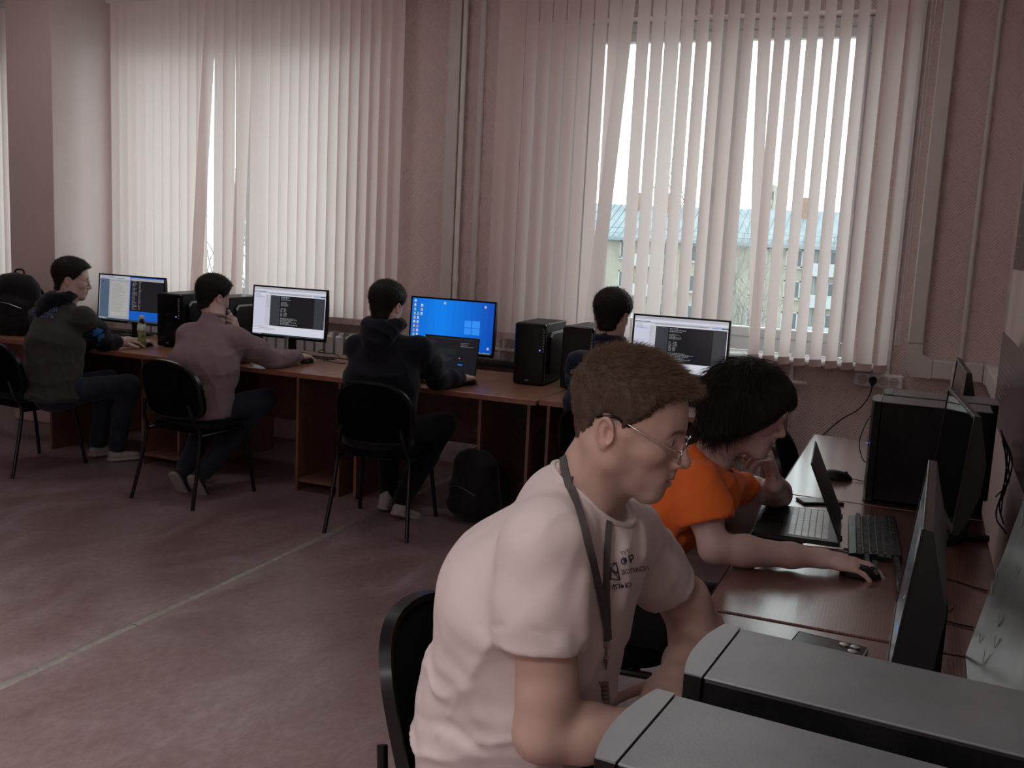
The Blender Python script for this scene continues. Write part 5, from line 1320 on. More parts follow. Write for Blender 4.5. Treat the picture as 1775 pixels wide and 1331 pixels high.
    bb = BVHTree.FromPolygons([Vector(v) for v in p.bodyPQ[0]], [tuple(q) for q in p.bodyPQ[1]])
    def hit(x, y, both=False):
        d = ray(x, y).normalized(); r = bv.ray_cast(CAM, d)
        if both:
            r2 = bb.ray_cast(CAM, d)
            if r[0] is None or (r2[0] is not None and r2[3] < r[3]): r = r2
        return r
    p.hit = hit
    # folds and seams laid along lines seen on the shirt
    dis = np.zeros(len(P))
    def crease(pl, h, r):
        nonlocal dis
        pts = [hit(*q)[0] for q in pl]; pts = [np.array(q) for q in pts if q is not None]
        for a, b in zip(pts, pts[1:]):
            ba = b-a; t = np.clip(((P-a)@ba)/max(ba@ba, 1e-9), 0, 1); dd = np.linalg.norm(P-a-ba*t[:, None], axis=1); v = h*np.exp(-(dd/r)**2); dis = np.where(np.abs(v) > np.abs(dis), v, dis)
    crease([(815, 1010), (830, 980), (860, 945), (900, 925), (940, 925)], -.0022, .006); crease([(985, 885), (950, 900), (935, 925)], .004, .012)
    crease([(848, 1118), (820, 1165), (790, 1215), (757, 1275)], .0035, .005); crease([(980, 1120), (960, 1180), (930, 1240)], .006, .02); crease([(1015, 1010), (1008, 1080), (1015, 1180)], .008, .02); crease([(828, 1084), (870, 1085), (930, 1092), (988, 1106)], -.003, .004)
    crease([(1075, 900), (1082, 960), (1078, 1050)], .007, .015); crease([(1105, 890), (1115, 960)], .006, .013); crease([(720, 1240), (780, 1260), (830, 1300)], -.007, .014); crease([(760, 1150), (800, 1180), (830, 1240)], .006, .02)
    P2 = P+N*dis[:, None]; sh.data.vertices.foreach_set('co', (P2-p.base).astype(F32).ravel()); sh.data.update()
    bv = BVHTree.FromPolygons([Vector(v) for v in P2], [tuple(q) for q in Q])
    # ribbed neckband
    pts = []
    c0 = nb+V3((.012, 0, .0))
    for t in np.linspace(0, 2*math.pi, 41):
        o = c0+V3((.088*math.cos(t), 0, 0))+side*.080*math.sin(t)+UPZ*(.045-.060*(math.cos(t)+.15)); r = bv.find_nearest(Vector(o)); pts.append(np.array(r[0]))
    pts = [(pts[i-1]+pts[i]+pts[(i+1) % 41])/3 if 0 < i < 40 else pts[i] for i in range(41)]
    collar(p, pts, .006, M_WTEE, 'neckband')
    # hair
    p.hair(HAIR_SHORT, .018, .0035, M_HAIRLB, M_HAIRL, 34000, .014, .00036, crop_comb, fringe=.006, h=.0045, seed=4, lift=.42, zlen=lambda q: .32+1.0*smoothstep(.02, .1, q[:, 2]), jit=.2)
    p.glasses(dz=-.012, dx=.004)
    # jeans
    trousers(p, pel-V3((0, 0, .02)), [V3((-.68, 1.72, .50)), V3((-.68, 1.88, .50))], [V3((-.26, 1.66, .53)), V3((-.30, 1.98, .53))], [V3((-.28, 1.66, .12)), V3((-.32, 2.0, .12))], side, M_JEANS, h=.018)
    for q in (V3((-.28, 1.66, .085)), V3((-.32, 2.0, .085))): shoe(p, q, (1, 0, 0), (0, 0, 1), M_SHOEB, M_SOLE, h=.012)
    # lanyard: woven straps following the neck and the shirt
    M_LAN = mat('grey_woven_strap', (.085, .082, .078), rough=.7, bump=(900, .3))
    def strap(pl, wd, off, name, M, parent, both=True):
        c = []
        for q in bez([(x, y, 0) for x, y in pl], 6):
            r = hit(q.x, q.y, both)
            if r[0] is not None: c.append((r[0], r[1]))
        for _ in range(4): c = [c[0]]+[((c[i-1][0]+c[i][0]*2+c[i+1][0])/4, c[i][1]) for i in range(1, len(c)-1)]+[c[-1]]
        mb = MB(); vs = []; fs = []
        for i, (q, n) in enumerate(c):
            t = (c[min(i+1, len(c)-1)][0]-c[max(i-1, 0)][0]).normalized(); n = (n if n.dot(CAM-q) > 0 else -n); n = (n*.5+(CAM-q).normalized()*.5).normalized(); b = t.cross(n).normalized()
            for sg, oo in ((-1, 0), (1, 0), (1, .0016), (-1, .0016)): vs.append(Vector(q)+b*sg*wd/2+n*(off+oo)-Vector(p.base))
        for i in range(len(c)-1):
            for k in range(4): fs.append((i*4+k, i*4+(k+1) % 4, i*4+4+(k+1) % 4, i*4+4+k))
        mb.add(vs, fs); return mb.build(name, M, parent, math.radians(40))
    ln = strap([(978, 788), (982, 815), (992, 855), (1006, 900), (1018, 945), (1031, 1000), (1042, 1045), (1050, 1085), (1052, 1108)], .0145, .006, 'lanyard', M_LAN, p.o)
    strap([(1055, 893), (1052, 930), (1050, 975), (1049, 1020), (1051, 1065), (1052, 1108)], .0125, .0045, 'lanyard_strap', M_LAN, ln)
    strap([(971, 803), (978, 830), (988, 858), (1000, 884), (1012, 905)], .0032, .0015, 'neck_cord', M_LAN, p.o)
    ring = []
    for t in np.linspace(.06*math.pi, 1.0*math.pi, 15):
        q = nb+nu*.045-side*.072*math.cos(t)+V3((-.075, 0, 0))*math.sin(t); r = bb.find_nearest(Vector(q)); ring.append((r[0], (r[0]-Vector(nb+nu*.045)).normalized()))
    mb = MB(); vs = []; fs = []; w_ = Vector(nu)
    for q, n in ring:
        for sg, oo in ((-1, .003), (1, .003), (1, .0046), (-1, .0046)): vs.append(q+w_*sg*.007+n*oo-Vector(p.base))
    for i in range(len(ring)-1):
        for k in range(4): fs.append((i*4+k, i*4+(k+1) % 4, i*4+4+(k+1) % 4, i*4+4+k))
    mb.add(vs, fs); mb.build('lanyard_loop', M_LAN, ln, math.radians(40))
    a = Vector(hit(1052, 1108)[0]); b = Vector(hit(1050, 1160)[0]); n = (CAM-a).normalized()
    o = Vector(p.base); mb = MB(); mb.cyl(a+n*.008-o, a+(b-a)*.25+n*.008-o, .006, 10); mb.tube([a+(b-a)*.25+n*.008-o, a+(b-a)*.6+n*.008-o], [.003, .003], 8); mb.tube([a+(b-a)*.6+n*.008-o, b+n*.008-o], [.0055, .002], 8); mb.build('lanyard_clip', M_METAL, ln)
    c0, c1 = Vector(hit(1043, 1172)[0]), Vector(hit(1048, 1228)[0]); up = (c0-c1).normalized(); rt = up.cross(n).normalized()*-1; mb = MB()
    cc = (c0+c1)/2+n*.012; w2, h2 = .0115, .030
    q = [cc+rt*sx*w2+up*sz*h2+n*oo-o for oo in (0, .002) for sx, sz in ((-1, -1), (1, -1), (1, 1), (-1, 1))]; mb.add(q, [(0, 3, 2, 1), (4, 5, 6, 7), (0, 1, 5, 4), (1, 2, 6, 5), (2, 3, 7, 6), (3, 0, 4, 7)])
    bd = mb.build('name_badge', mat('badge_card', (.33, .26, .23), rough=.35), ln, False)
    pr = MB()
    for i in range(4): z = .018-.011*i; pr.add([cc+rt*x+up*y+n*.0026-o for x, y in ((-.009, z), (.008-.003*(i % 2), z), (.008-.003*(i % 2), z-.004), (-.009, z-.004))], [(0, 1, 2, 3)])
    pr.build('badge_print', mat('badge_ink', (.13, .10, .09), rough=.5), bd, False)
    # printed logo on the chest
    M_LOGO = mat('navy_print', (.022, .024, .07), rough=.7)
    def ink_lines(lines, wd):
        mb = MB()
        for pl in lines:
            c = []
            for (x0, y0), (x1, y1) in zip(pl, pl[1:]):
                for k in range(5): t = k/4; r = hit(x0+(x1-x0)*t, y0+(y1-y0)*t); c.append((r[0], r[1])) if r[0] is not None else None
                for i in range(len(c)-1):
                    a, b = c[i][0], c[i+1][0]; n = (CAM-a).normalized(); t_ = (b-a)
                    if t_.length < 1e-6: continue
                    s = t_.normalized().cross(n)*wd/2; of = n*.0022-Vector(p.base); mb.add([a+s+of, a-s+of, b-s+of, b+s+of], [(0, 1, 2, 3)])
                c = []
        return mb
    S = lambda x, y: (1000+x/4.16, 920+y/4.16)
    mk = ink_lines([[S(235, 245), S(282, 228), S(310, 355), S(245, 345), S(222, 375)], [S(282, 228), S(245, 270), S(310, 355)], [S(245, 270), S(243, 345)], [S(240, 262), S(275, 300), S(300, 290)], [S(235, 245), S(240, 290), S(225, 300)], [S(275, 315), S(300, 295)]], .0022)
    lg = mk.build('chest_logo', M_LOGO, sh, False)
    def decal(txt, x, y, dx, dy, hpx, name):
        """lettering: baseline start pixel (x,y), baseline direction, cap height in px; wrapped on the shirt"""
        cu = bpy.data.curves.new(name, 'FONT'); cu.body = txt; cu.size = 1.; cu.offset = .006; cu.resolution_u = 2; ob = bpy.data.objects.new(name, cu); COL.objects.link(ob); dg = bpy.context.evaluated_depsgraph_get(); me = bpy.data.meshes.new_from_object(ob.evaluated_get(dg)); bpy.data.objects.remove(ob)
        bm = bmesh.new(); bm.from_mesh(me); l = math.hypot(dx, dy); ux, uy = dx/l, dy/l; sc = hpx/.7
        for v in bm.verts:
            X = x+(ux*v.co.x+uy*v.co.y*1.)*sc; Y = y+(uy*v.co.x-ux*v.co.y)*sc; r = hit(X, Y); q = r[0] if r[0] is not None else Vector(p.base); v.co = q+(CAM-q).normalized()*.0022-Vector(p.base)
        bm.to_mesh(me); bm.free(); me.materials.clear(); me.materials.append(M_LOGO); o = obj_of(name, me, sh); return o
    decal('ФР', *S(322, 252), 10, -3.2, 12.5, 'chest_lettering'); decal('ЗОПАСН', *S(322, 318), 10, -1.8, 8, 'chest_lettering'); decal('МПЬЮ', *S(234, 430), 10, -1.6, 8.5, 'chest_lettering'); decal('ТУТ', *S(318, 178), 10, -3.5, 6, 'chest_lettering')
    return p
PW = person_white()

# ---------------------------------------------------------------- orange T-shirt person
def person_orange():
    p = Person('person in an orange T-shirt with dark bobbed hair resting chin on hand', (-.78, 2.93, 0))
    H = PY(1294, 708, 3.02); R = head_pose(4, 15, -3); nb = PY(1232, 800, 3.0)
    p.set_head(H, R, nb, 1.08, .0045, M_SKIN2, neck_r=.052)
    SR = PY(1208, 838, 2.82); SL = PY(1262, 842, 3.16); ER = PZ(1238, 950, .80); WR = PZ(1428, 968, .79); EL = PZ(1350, 858, .80); WL = PY(1342, 838, 3.21)
    lo, hi = bounds([SR, ER, WR, WR+V3((.2, 0, 0))], .07); F = Field(lo, hi, .005); arm(F, SR, ER, WR, .048, .042, .027, .022)
    hand(F, WR, V3((.96, .13, -.10)), (.05, -.12, 1), 1, fc=[(8, 16, 10), (10, 18, 12), (14, 20, 14), (16, 22, 16)], spread=.10, sc=1.06); p.add_field(F)
    lo, hi = bounds([SL, EL, WL, WL+V3((0, -.2, .1))], .075); F = Field(lo, hi, .005); arm(F, SL, EL, WL, .046, .042, .028, .022)
    hd = V3((-.22, -.25, 1)); hand(F, WL, hd, (.85, .1, .3), -1, fc=[(70, 35, 25), (76, 38, 25), (80, 42, 28), (84, 45, 30)], tdir=(.2, .95, -.35), sc=1.14); p.add_field(F)
    side = (SL-SR)/np.linalg.norm(SL-SR); mid = (SL+SR)/2; pel = V3((-.86, 2.95, .53)); wai = V3((-.80, 2.95, .68)); che = V3((-.66, 2.97, .86)); sho = mid+V3((-.02, 0, -.03))
    lo, hi = bounds([pel, wai, che, sho, SR, SL], .2); F = Field(lo, hi, .016); torso(F, pel, wai, che, sho, side, -.008, .95, .95); p.add_field(F)
    p.finish_body(); p.eyes()
    lo, hi = bounds([pel, wai, che, sho, SR, SL, SR*.4+ER*.6, SL*.5+EL*.5, nb], .2); F = Field(lo, hi, .0085); torso(F, pel, wai, che, sho, side, .014, 1., 1.02, .07); F.ecap(pel-V3((0, 0, .03)), wai, side, .205, .160, .180, .140, k=.05)
    F.cap(SR+side*.03, SL-side*.03, .058, k=.06); F.cap(nb+V3((-.03, 0, -.02)), mid+V3((-.05, 0, -.02)), .07, .08, k=.05)
    for S, E, q in ((SR, ER, .62), (SL, EL, .30)):
        d = E-S; u = d/np.linalg.norm(d); F.chain([S, S+d*.35, S+d*(q+.1)], [.064, .074, .084] if S is SR else [.05, .05, .052], k=.04); a = S+d*q
        X = F.ax[0][:, None, None]; Y = F.ax[1][None, :, None]; Z = F.ax[2][None, None, :]; e = ((X-a[0])*u[0]+(Y-a[1])*u[1]+(Z-a[2])*u[2]); r2 = np.sqrt(np.maximum((X-a[0])**2+(Y-a[1])**2+(Z-a[2])**2-e**2, 0)); F.d = np.where((r2 < .11) & (e < .13), np.maximum(F.d, e), F.d).astype(F32)
        F.cap(a-u*.02, a+u*.03, .056, .068, k=.006, op='sub') if S is SR else None
    nu = (H-nb)/np.linalg.norm(H-nb); F.cap(nb-nu*.01+V3((.015, 0, .0)), nb+nu*.1+V3((.03, 0, .02)), .056, .08, k=.008, op='sub')
    p.cloth('t_shirt', F, M_ORANGE, it=2, disp=lambda P: folds(P, .010, .09, (.6, .3, -.7), 2)+folds(P, .008, .13, (-.2, .8, .6), 5))
    p.hair(HAIR_BOB, .026, .040, M_HAIRDB, M_HAIRD, 14000, .055, .0006, down_comb, fringe=.004, h=.006, seed=6, lift=.04, rough=.0016, jit=.05, zlen=lambda q: 1-.72*smoothstep(.0, .06, q[:, 0]))
    trousers(p, pel, [V3((-.80, 2.87, .50)), V3((-.80, 3.03, .50))], [V3((-.38, 2.80, .52)), V3((-.38, 3.12, .52))], [V3((-.42, 2.80, .12)), V3((-.42, 3.12, .12))], side, M_BLKT, h=.02)
    for q in (V3((-.42, 2.80, .085)), V3((-.42, 3.12, .085))): shoe(p, q, (1, 0, 0), (0, 0, 1), M_SHOEB, M_SOLE, h=.013)
    # mouse under the reaching hand
    mouse((WR[0]+.10, WR[1]+.012, .75), math.radians(-84), 'black mouse under the hand reaching from the orange sleeve'); return p
person_orange()

# ---------------------------------------------------------------- back row figures
def sitter(label, base, H, hpose, hs, nb, SR, SL, ER, WR, EL, WL, pel, knees, ankles, topM, topname, trM, hd_r, hd_l, dorsal_l=(0, 0, 1), curl_l=None, sleeve=1.0, hood=None, collar_r=None, g=.026, skin=M_SKIN2, hairM=(M_HAIRDB, M_HAIRD), glasses=False, hoodM=None, sleeveM=None, w=1., d=1., shoes=None, tt=.026, ts=.010, hem=.06, cuff=True, mouse_lab=None):
    p = Person(label, base); R = head_pose(*hpose); p.set_head(H, R, nb, hs, .005, skin); side = (SR-SL)/np.linalg.norm(SR-SL)
    for S, E, W, hd, ts_, dn, cu in ((SR, ER, WR, hd_r, 1, (0, 0, 1), None), (SL, EL, WL, hd_l, -1, dorsal_l, curl_l)):
        hd = V3(hd); hd = hd/np.linalg.norm(hd); lo, hi = bounds([S, E, W, W+hd*.2], .07); F = Field(lo, hi, .0055); arm(F, S, E, W, .046, .040, .027, .022); hand(F, W, hd, dn, ts_, fc=cu or [(12, 22, 15), (14, 25, 18), (18, 28, 20), (22, 30, 20)], spread=.08, sc=1.1, tdir=(.3, .9, -.4) if cu else (.75, .62, -.25)); p.add_field(F)
    mid = (SL+SR)/2; sho = mid+V3((0, 0, -.03)); che = mid*.62+pel*.38+V3((0, -.03, 0)); wai = mid*.28+pel*.72+V3((0, -.015, 0))
    lo, hi = bounds([pel, wai, che, sho, SR, SL], .2); F = Field(lo, hi, .018); torso(F, pel, wai, che, sho, side, -.01, w*.96, d*.96); p.add_field(F)
    p.finish_body()
    sl = [S*(1-sleeve)+0*S if False else S for S in (SR, SL)]
    lo, hi = bounds([pel-V3((0, 0, hem)), wai, che, sho, SR, SL, ER, EL, WR, WL, nb], .19); F = Field(lo, hi, .010)
    torso(F, pel-V3((0, 0, hem-.03)), wai, che, sho, side, g, w, d, .07); F.cap(SR-side*.03, SL+side*.03, .056+g*.3, k=.06); F.cap(nb+V3((0, -.03, -.01)), mid+V3((0, -.04, -.02)), .068, .085, k=.05); F.ell(sho+V3((0, -.05, -.06)), (.16, .10, .13), k=.08)
    mcuts = []
    for S, E, W, q in ((SR, ER, WR, sleeve), (SL, EL, WL, max(sleeve, .9))):
        e_ = E+(W-E)*(q-.03); F.chain([S, S*.5+E*.5, E], [.062+g*.4, .062+g*.3, .054+g*.3], k=.05); F.chain([E, E*.4+e_*.6, e_], [.054+g*.3, .050+g*.15, .043], k=.03)
        u = (W-E)/np.linalg.norm(W-E); a = e_+u*.004; X = F.ax[0][:, None, None]; Y = F.ax[1][None, :, None]; Z = F.ax[2][None, None, :]; e = ((X-a[0])*u[0]+(Y-a[1])*u[1]+(Z-a[2])*u[2]); r2 = np.sqrt(np.maximum((X-a[0])**2+(Y-a[1])**2+(Z-a[2])**2-e**2, 0)); F.d = np.where((r2 < .07) & (e < .09), np.maximum(F.d, e), F.d).astype(F32)
    if hood is None:
        nu = (V3(H)-nb)/np.linalg.norm(V3(H)-nb); F.cap(nb+nu*.01, nb+nu*.12, .06, .085, k=.01, op='sub')
    F.cut(pel-V3((0, 0, hem)), (0, 0, -1))
    mats_ = [topM] if sleeveM is None else [topM, sleeveM]; mi = None
    if sleeveM is not None:
        def mi(C):
            def near(S, E): ba = E-S; t = ((C-S)@ba)/(ba@ba); return (np.linalg.norm(C-S-ba*np.clip(t, 0, 1)[:, None], axis=1) < .115) & (t > .10)
            return (near(SR, ER) | near(SL, EL) | near(ER, WR) | near(EL, WL)).astype(int)
    top = p.cloth(topname, F, mats_, it=2, mi=mi, disp=lambda P: folds(P, .009, .10, (.25, -.3, 1), 2)*smoothstep(nb[2]+.02, nb[2]-.12, P[:, 2])+folds(P, .006, .07, (.8, .5, .3), 6)*smoothstep(nb[2]-.02, nb[2]-.18, P[:, 2])+.0025*wob(P, 24, 2))
    if cuff:
        for E, W, q in ((ER, WR, sleeve), (EL, WL, max(sleeve, .9))):
            u = (W-E)/np.linalg.norm(W-E); c = E+(W-E)*q; mb = MB(); b0 = Vector(c-u*.035-p.base); b1 = Vector(c+u*.012-p.base); mb.tube([b0, b0*.5+b1*.5, b1], [.045, .043, .037], 18); mb.build('cuff', sleeveM or topM, top, True)
    if hood is not None:
        lo, hi = bounds([nb], .24); F = Field(lo, hi, .008); fw = R[:, 0]*V3((1, 1, 0)); fw /= np.linalg.norm(fw); lat = np.cross(UPZ, fw)
        pts = [nb+fw*(.075*math.cos(t)-.02)+lat*.088*math.sin(t)+UPZ*(.035+.012*math.cos(t)) for t in np.linspace(-.82*math.pi+math.pi, .82*math.pi+math.pi, 18)]
        F.chain(pts, [.026+.012*math.sin(math.pi*i/17) for i in range(18)], k=.02); F.ell(nb-fw*.085+UPZ*(-.012), (.075, .11, .055) if abs(fw[0]) > abs(fw[1]) else (.11, .075, .055), k=.03); F.ell(nb-fw*.10+UPZ*(-.07), (.085, .085, .06), k=.04)
        nu = (V3(H)-nb)/np.linalg.norm(V3(H)-nb); F.cap(nb-nu*.02, nb+nu*.14, .058, .075, k=.012, op='sub'); p.cloth('hood', F, hoodM or topM, it=2, disp=lambda P: folds(P, .010, .06, (.3, .5, 1), 3)+.003*wob(P, 30, 1))
    elif collar_r:
        nu = (V3(H)-nb)/np.linalg.norm(V3(H)-nb); pts = ring_points(nb+nu*.014, nu*.6+UPZ*.4, side, .068, .072); collar(p, pts, collar_r, topM)
    p.hair(HAIR_NAPE, tt, ts, hairM[0], hairM[1], 4500, .014, .0007, crop_comb, h=.0065, seed=int(abs(H[0])*10), lift=.55, rough=.0016)
    if glasses: p.eyes(); p.glasses(dz=-.006)
    hips = [pel+side*.085+V3((0, .03, -.01)), pel-side*.085+V3((0, .03, -.01))]; trousers(p, pel, hips, knees, ankles, side, trM, h=.017)
    for sh_ in (shoes or []): shoe(p, *sh_, h=.0105)
    if mouse_lab:
        hd = V3(hd_r)/np.linalg.norm(V3(hd_r)); c = WR+hd*.085; mouse((c[0], c[1], .75), math.atan2(hd[1], hd[0])-math.pi/2, mouse_lab)
    p.top = top; p.side = side; return p
def fd(a): return V3((math.cos(math.radians(a)), math.sin(math.radians(a)), 0))

# dark vest and hoodie, far left
H = PY(124, 484, 4.95); nb = PY(114, 524, 4.92); SR = PY(146, 551, 4.88); SL = PY(70, 549, 4.93); ER = PZ(183, 593, .805); WR = PZ(238, 592, .79)
pel = PY(92, 690, 4.76); pel[2] = .52
PA = sitter('person in a charcoal hoodie with blue lettering and blue marked sleeve', (pel[0], pel[1], 0), H, (50, 8, 0), 1.03, nb, SR, SL, ER, WR, SL+V3((.10, .22, -.20)), SL+V3((.28, .40, -.165)), pel,
            [pel+V3((.28, .36, .03)), pel+V3((.06, .42, .03))], [pel+V3((.12, .42, -.42)), pel+V3((-.08, .45, -.42))], M_VEST, 'hoodie', M_JEANS, (-.0, 1, -.06), (.6, .8, -.05), sleeve=.42, hood=True, hoodM=M_HOOD, sleeveM=M_HOOD, glasses=True, w=1.02,
            shoes=[(pel+V3((.12, .42, -.435)), (.5, .85, 0), (0, 0, 1), M_SHOEW, M_SOLE), (pel+V3((-.08, .45, -.435)), (.3, .95, 0), (0, 0, 1), M_SHOEW, M_SOLE)], mouse_lab='black mouse under the hand beside the drink bottle')
# dusty pink sweatshirt
H = PY(370, 515, 4.98); nb = PY(371, 553, 4.94); SR = PY(411, 588, 4.95); SL = PY(326, 582, 4.88); ER = PY(474, 629, 5.22); WR = PY(518, 619, 5.49); ER[2] = max(ER[2], .80); WR[2] = .80
pel = PY(345, 735, 4.80); pel[2] = .52; ml = PY(404, 553, 5.10); EL = V3((-4.02, 5.30, .80)); WLm = ml+V3((-.03, .07, -.09))
PD = sitter('person in a dusty pink sweatshirt with one hand at the mouth', (pel[0], pel[1], 0), H, (82, 12, 0), 1.02, nb, SR, SL, ER, WR, EL, WLm, pel,
            [pel+V3((.18, .40, .03)), pel+V3((-.16, .40, .03))], [pel+V3((.02, .02, -.38)), pel+V3((-.12, .02, -.38))], M_PINKS, 'sweatshirt', M_JEANS, (.05, 1, -.08), ml-WLm+V3((.01, -.02, .02)), dorsal_l=(.95, .2, .1), curl_l=[(55, 70, 45), (58, 72, 45), (60, 75, 45), (65, 75, 45)], sleeve=.95, collar_r=.010, w=1.05, d=1.08, hem=.04,
            shoes=[(pel+V3((.02, .0, -.40)), (.0, .55, -.85), (0, .8, .5), M_SHOEB, M_SOLE), (pel+V3((-.12, .0, -.40)), (.0, .55, -.85), (0, .8, .5), M_SHOEB, M_SOLE)], mouse_lab='black mouse under the hand of the pink sleeve')
# dark hoodie at the blue screen
H = PY(670, 531, 4.86); nb = PY(668, 572, 4.84); SR = PY(729, 606, 4.87); SL = PY(618, 603, 4.82); ER = PY(757, 656, 5.12); WR = PY(801, 656, 5.36); ER[2] = max(ER[2], .80); WR[2] = .795
pel = PY(655, 770, 4.78); pel[2] = .52
PE = sitter('person in a black hoodie before the blue screen monitor', (pel[0], pel[1], 0), H, (96, 14, 0), 1.04, nb, SR, SL, ER, WR, SL+V3((.02, .30, -.17)), SL+V3((.16, .50, -.215)), pel,
            [pel+V3((.22, .38, .03)), pel+V3((-.16, .40, .03))], [pel+V3((.06, .20, -.40)), pel+V3((-.10, .32, -.41))], M_HOOD, 'hoodie', M_BLKT, (.12, 1, -.06), (.5, .85, -.03), sleeve=.93, hood=True, hoodM=M_HOOD, w=1.06, d=1.05,
            shoes=[(pel+V3((.06, .20, -.425)), (.25, .9, -.35), (0, .4, 1), M_SHOEW, M_SOLE), (pel+V3((-.10, .30, -.43)), (-.2, .9, -.2), (0, .3, 1), M_SHOEW, M_SOLE)], mouse_lab='black mouse under the hand of the black hoodie sleeve')
# navy jacket
H = PY(1061, 547, 5.02); nb = PY(1056, 592, 5.0); SR = PY(1118, 640, 5.02); SL = PY(1003, 632, 4.98)
pel = PY(1050, 800, 4.92); pel[2] = .52; SR[2] -= .01
PF = sitter('person in a navy jacket with white lettering before the half open blind', (pel[0], pel[1], 0), H, (88, 10, 0), 1.04, nb, SR, SL, SR+V3((.06, .24, -.20)), SR+V3((.02, .48, -.20)), SL+V3((-.06, .26, -.18)), SL+V3((.05, .48, -.175)), pel,
            [pel+V3((.16, .40, .03)), pel+V3((-.16, .40, .03))], [pel+V3((.14, .42, -.40)), pel+V3((-.14, .42, -.40))], M_NAVY, 'jacket', M_BLKT, (.0, 1, -.05), (.2, 1, -.05), sleeve=.93, collar_r=.022, w=1.14,
            shoes=[(pel+V3((.14, .42, -.43)), (0, 1, 0), (0, 0, 1), M_SHOEB, M_SOLE), (pel+V3((-.14, .42, -.43)), (0, 1, 0), (0, 0, 1), M_SHOEB, M_SOLE)])
# lettering and marks on the clothes
def cloth_text(p, garment, txt, px, py, dx, dy, hpx, col, name='lettering'):
    P, Q = p.surf[garment]; bv = BVHTree.FromPolygons([Vector(v) for v in P], [tuple(q) for q in Q]); top = p.top
    cu = bpy.data.curves.new(name, 'FONT'); cu.body = txt; cu.size = 1.; cu.offset = .006; cu.resolution_u = 2; ob = bpy.data.objects.new(name, cu); COL.objects.link(ob); dg = bpy.context.evaluated_depsgraph_get(); me = bpy.data.meshes.new_from_object(ob.evaluated_get(dg)); bpy.data.objects.remove(ob)
    bm = bmesh.new(); bm.from_mesh(me); bmesh.ops.triangulate(bm, faces=bm.faces[:]); bmesh.ops.subdivide_edges(bm, edges=[e for e in bm.edges if e.calc_length() > .25], cuts=2); l = math.hypot(dx, dy); ux, uy = dx/l, dy/l; sc = hpx/.7; bad = []
    for v in bm.verts:
        X = px+(ux*v.co.x+uy*v.co.y)*sc; Y = py+(uy*v.co.x-ux*v.co.y)*sc; d = ray(X, Y).normalized(); r = bv.ray_cast(CAM, d)
        if r[0] is None: bad.append(v); continue
        v.co = r[0]-d*.004-Vector(p.base)
    if bad: bmesh.ops.delete(bm, geom=bad, context='VERTS')
    bm.to_mesh(me); bm.free(); me.materials.clear(); me.materials.append(col); return obj_of(name, me, top)
M_BLT = mat('blue_print', (.06, .15, .34), rough=.7); M_WHT = mat('white_print', (.5, .51, .54), rough=.7); M_BLP = mat('bright_blue_patch', (.035, .22, .62), rough=.7)
cloth_text(PA, 'hoodie', 'ОБЛАСТЬ', 36, 543, 45, 8, 8.5, M_BLT); cloth_text(PA, 'hoodie', 'АЯ', 84, 541, 17, -1, 8.5, M_BLT)
cloth_text(PF, 'jacket', 'CYBERSE', 989, 648, 24, -6, 6, M_WHT)
def patch(p, garment, polys, M, name):
    P, Q = p.surf[garment]; bv = BVHTree.FromPolygons([Vector(v) for v in P], [tuple(q) for q in Q]); mb = MB()
    for pl in polys:
        n = len(pl); cx = sum(q[0] for q in pl)/n; cy = sum(q[1] for q in pl)/n; ring = []
        for k in (0, .5, 1.):
            rg = []
            for (x, y) in pl:
                d = ray(cx+(x-cx)*k, cy+(y-cy)*k).normalized(); r = bv.ray_cast(CAM, d); rg.append(Vector(r[0])-d*.004-Vector(p.base) if r[0] is not None else None)
            ring.append(rg)
        for a in range(2):
            for i in range(n):
                q = [ring[a][i], ring[a][(i+1) % n], ring[a+1][(i+1) % n], ring[a+1][i]]
                if all(v is not None for v in q): mb.add(q, [(0, 1, 2, 3)])
    return mb.build(name, M, p.top, True)
S2 = lambda x, y: (x/5.785, 470+y/5.785)
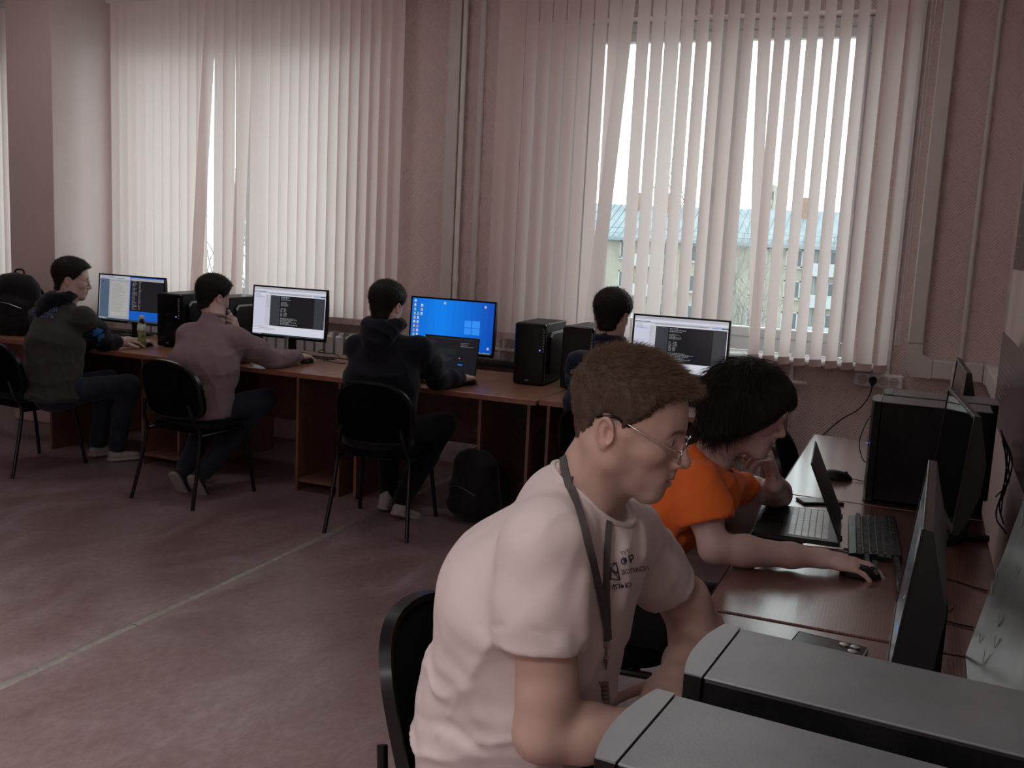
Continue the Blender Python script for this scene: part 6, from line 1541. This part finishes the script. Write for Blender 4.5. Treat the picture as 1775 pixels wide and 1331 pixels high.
patch(PA, 'hoodie', [[S2(935, 590), S2(975, 565), S2(1040, 590), S2(1010, 625), S2(960, 650), S2(925, 655)], [S2(990, 640), S2(1040, 625), S2(1085, 650), S2(1020, 665), S2(1000, 740), S2(965, 735), S2(975, 670)]], M_BLP, 'sleeve_mark')

# ---------------------------------------------------------------- bags
def bag(label, loc, w, d, h, rz=0):
    root = empty('backpack', loc, rz, label, 'backpack'); M = cloth_mat('black_nylon', (.010, .010, .012), rough=.55)
    F = Field((-w*.8, -d*1.3, -.04), (w*.8, d*1.3, h*1.2), .012); F.ecap((0, 0, d*.5), (0, -.01, h-w*.42), (1, 0, 0), w*.5, d*.5, w*.44, d*.42, k=.05); F.ecap((0, -d*.42, h*.18), (0, -d*.38, h*.42), (1, 0, 0), w*.36, d*.25, k=.03); F.ell((0, 0, .07), (w*.5, d*.5, .09), k=.05); F.cut((0, 0, 0), (0, 0, -1))
    P, Q = F.mesh(); P = relax(P, Q, 2); N = grads(P, Q); P = P+N*(folds(P, .008, .09, (.3, 0, 1), 2)+.003*wob(P, 20, 1))[:, None]; obj_of('bag_body', np_mesh('bag_body', P, Q, M), root)
    mb = MB(); mb.tube(bez([(-.04, d*.1, h*.80), (-.03, d*.12, h*.90), (.03, d*.12, h*.90), (.04, d*.1, h*.80)], 6), .007, 8); mb.build('handle', M, root)
    for s in (-1, 1): MB().tube(bez([(s*.07, d*.25, h*.75), (s*.10, d*.62, h*.55), (s*.12, d*.6, h*.25), (s*.13, d*.4, h*.08)], 6), .012, 8).build('shoulder_strap', M, root)
    mb = MB(); mb.tube(bez([(-w*.36, -d*.62, h*.40), (0, -d*.66, h*.47), (w*.36, -d*.62, h*.40)], 6), .0025, 6); mb.build('zip', M_METAL, root); return root
c = PY(20, 560, 5.42); bag('black backpack standing on the desk beside the column', (c[0]+.03, 5.45, .75), .42, .26, .52, .2)
c = PZ(800, 905, .0); bag('black backpack on the floor beside the black hoodie person', (c[0]+.03, c[1]+.12, 0), .34, .24, .46, -.3)
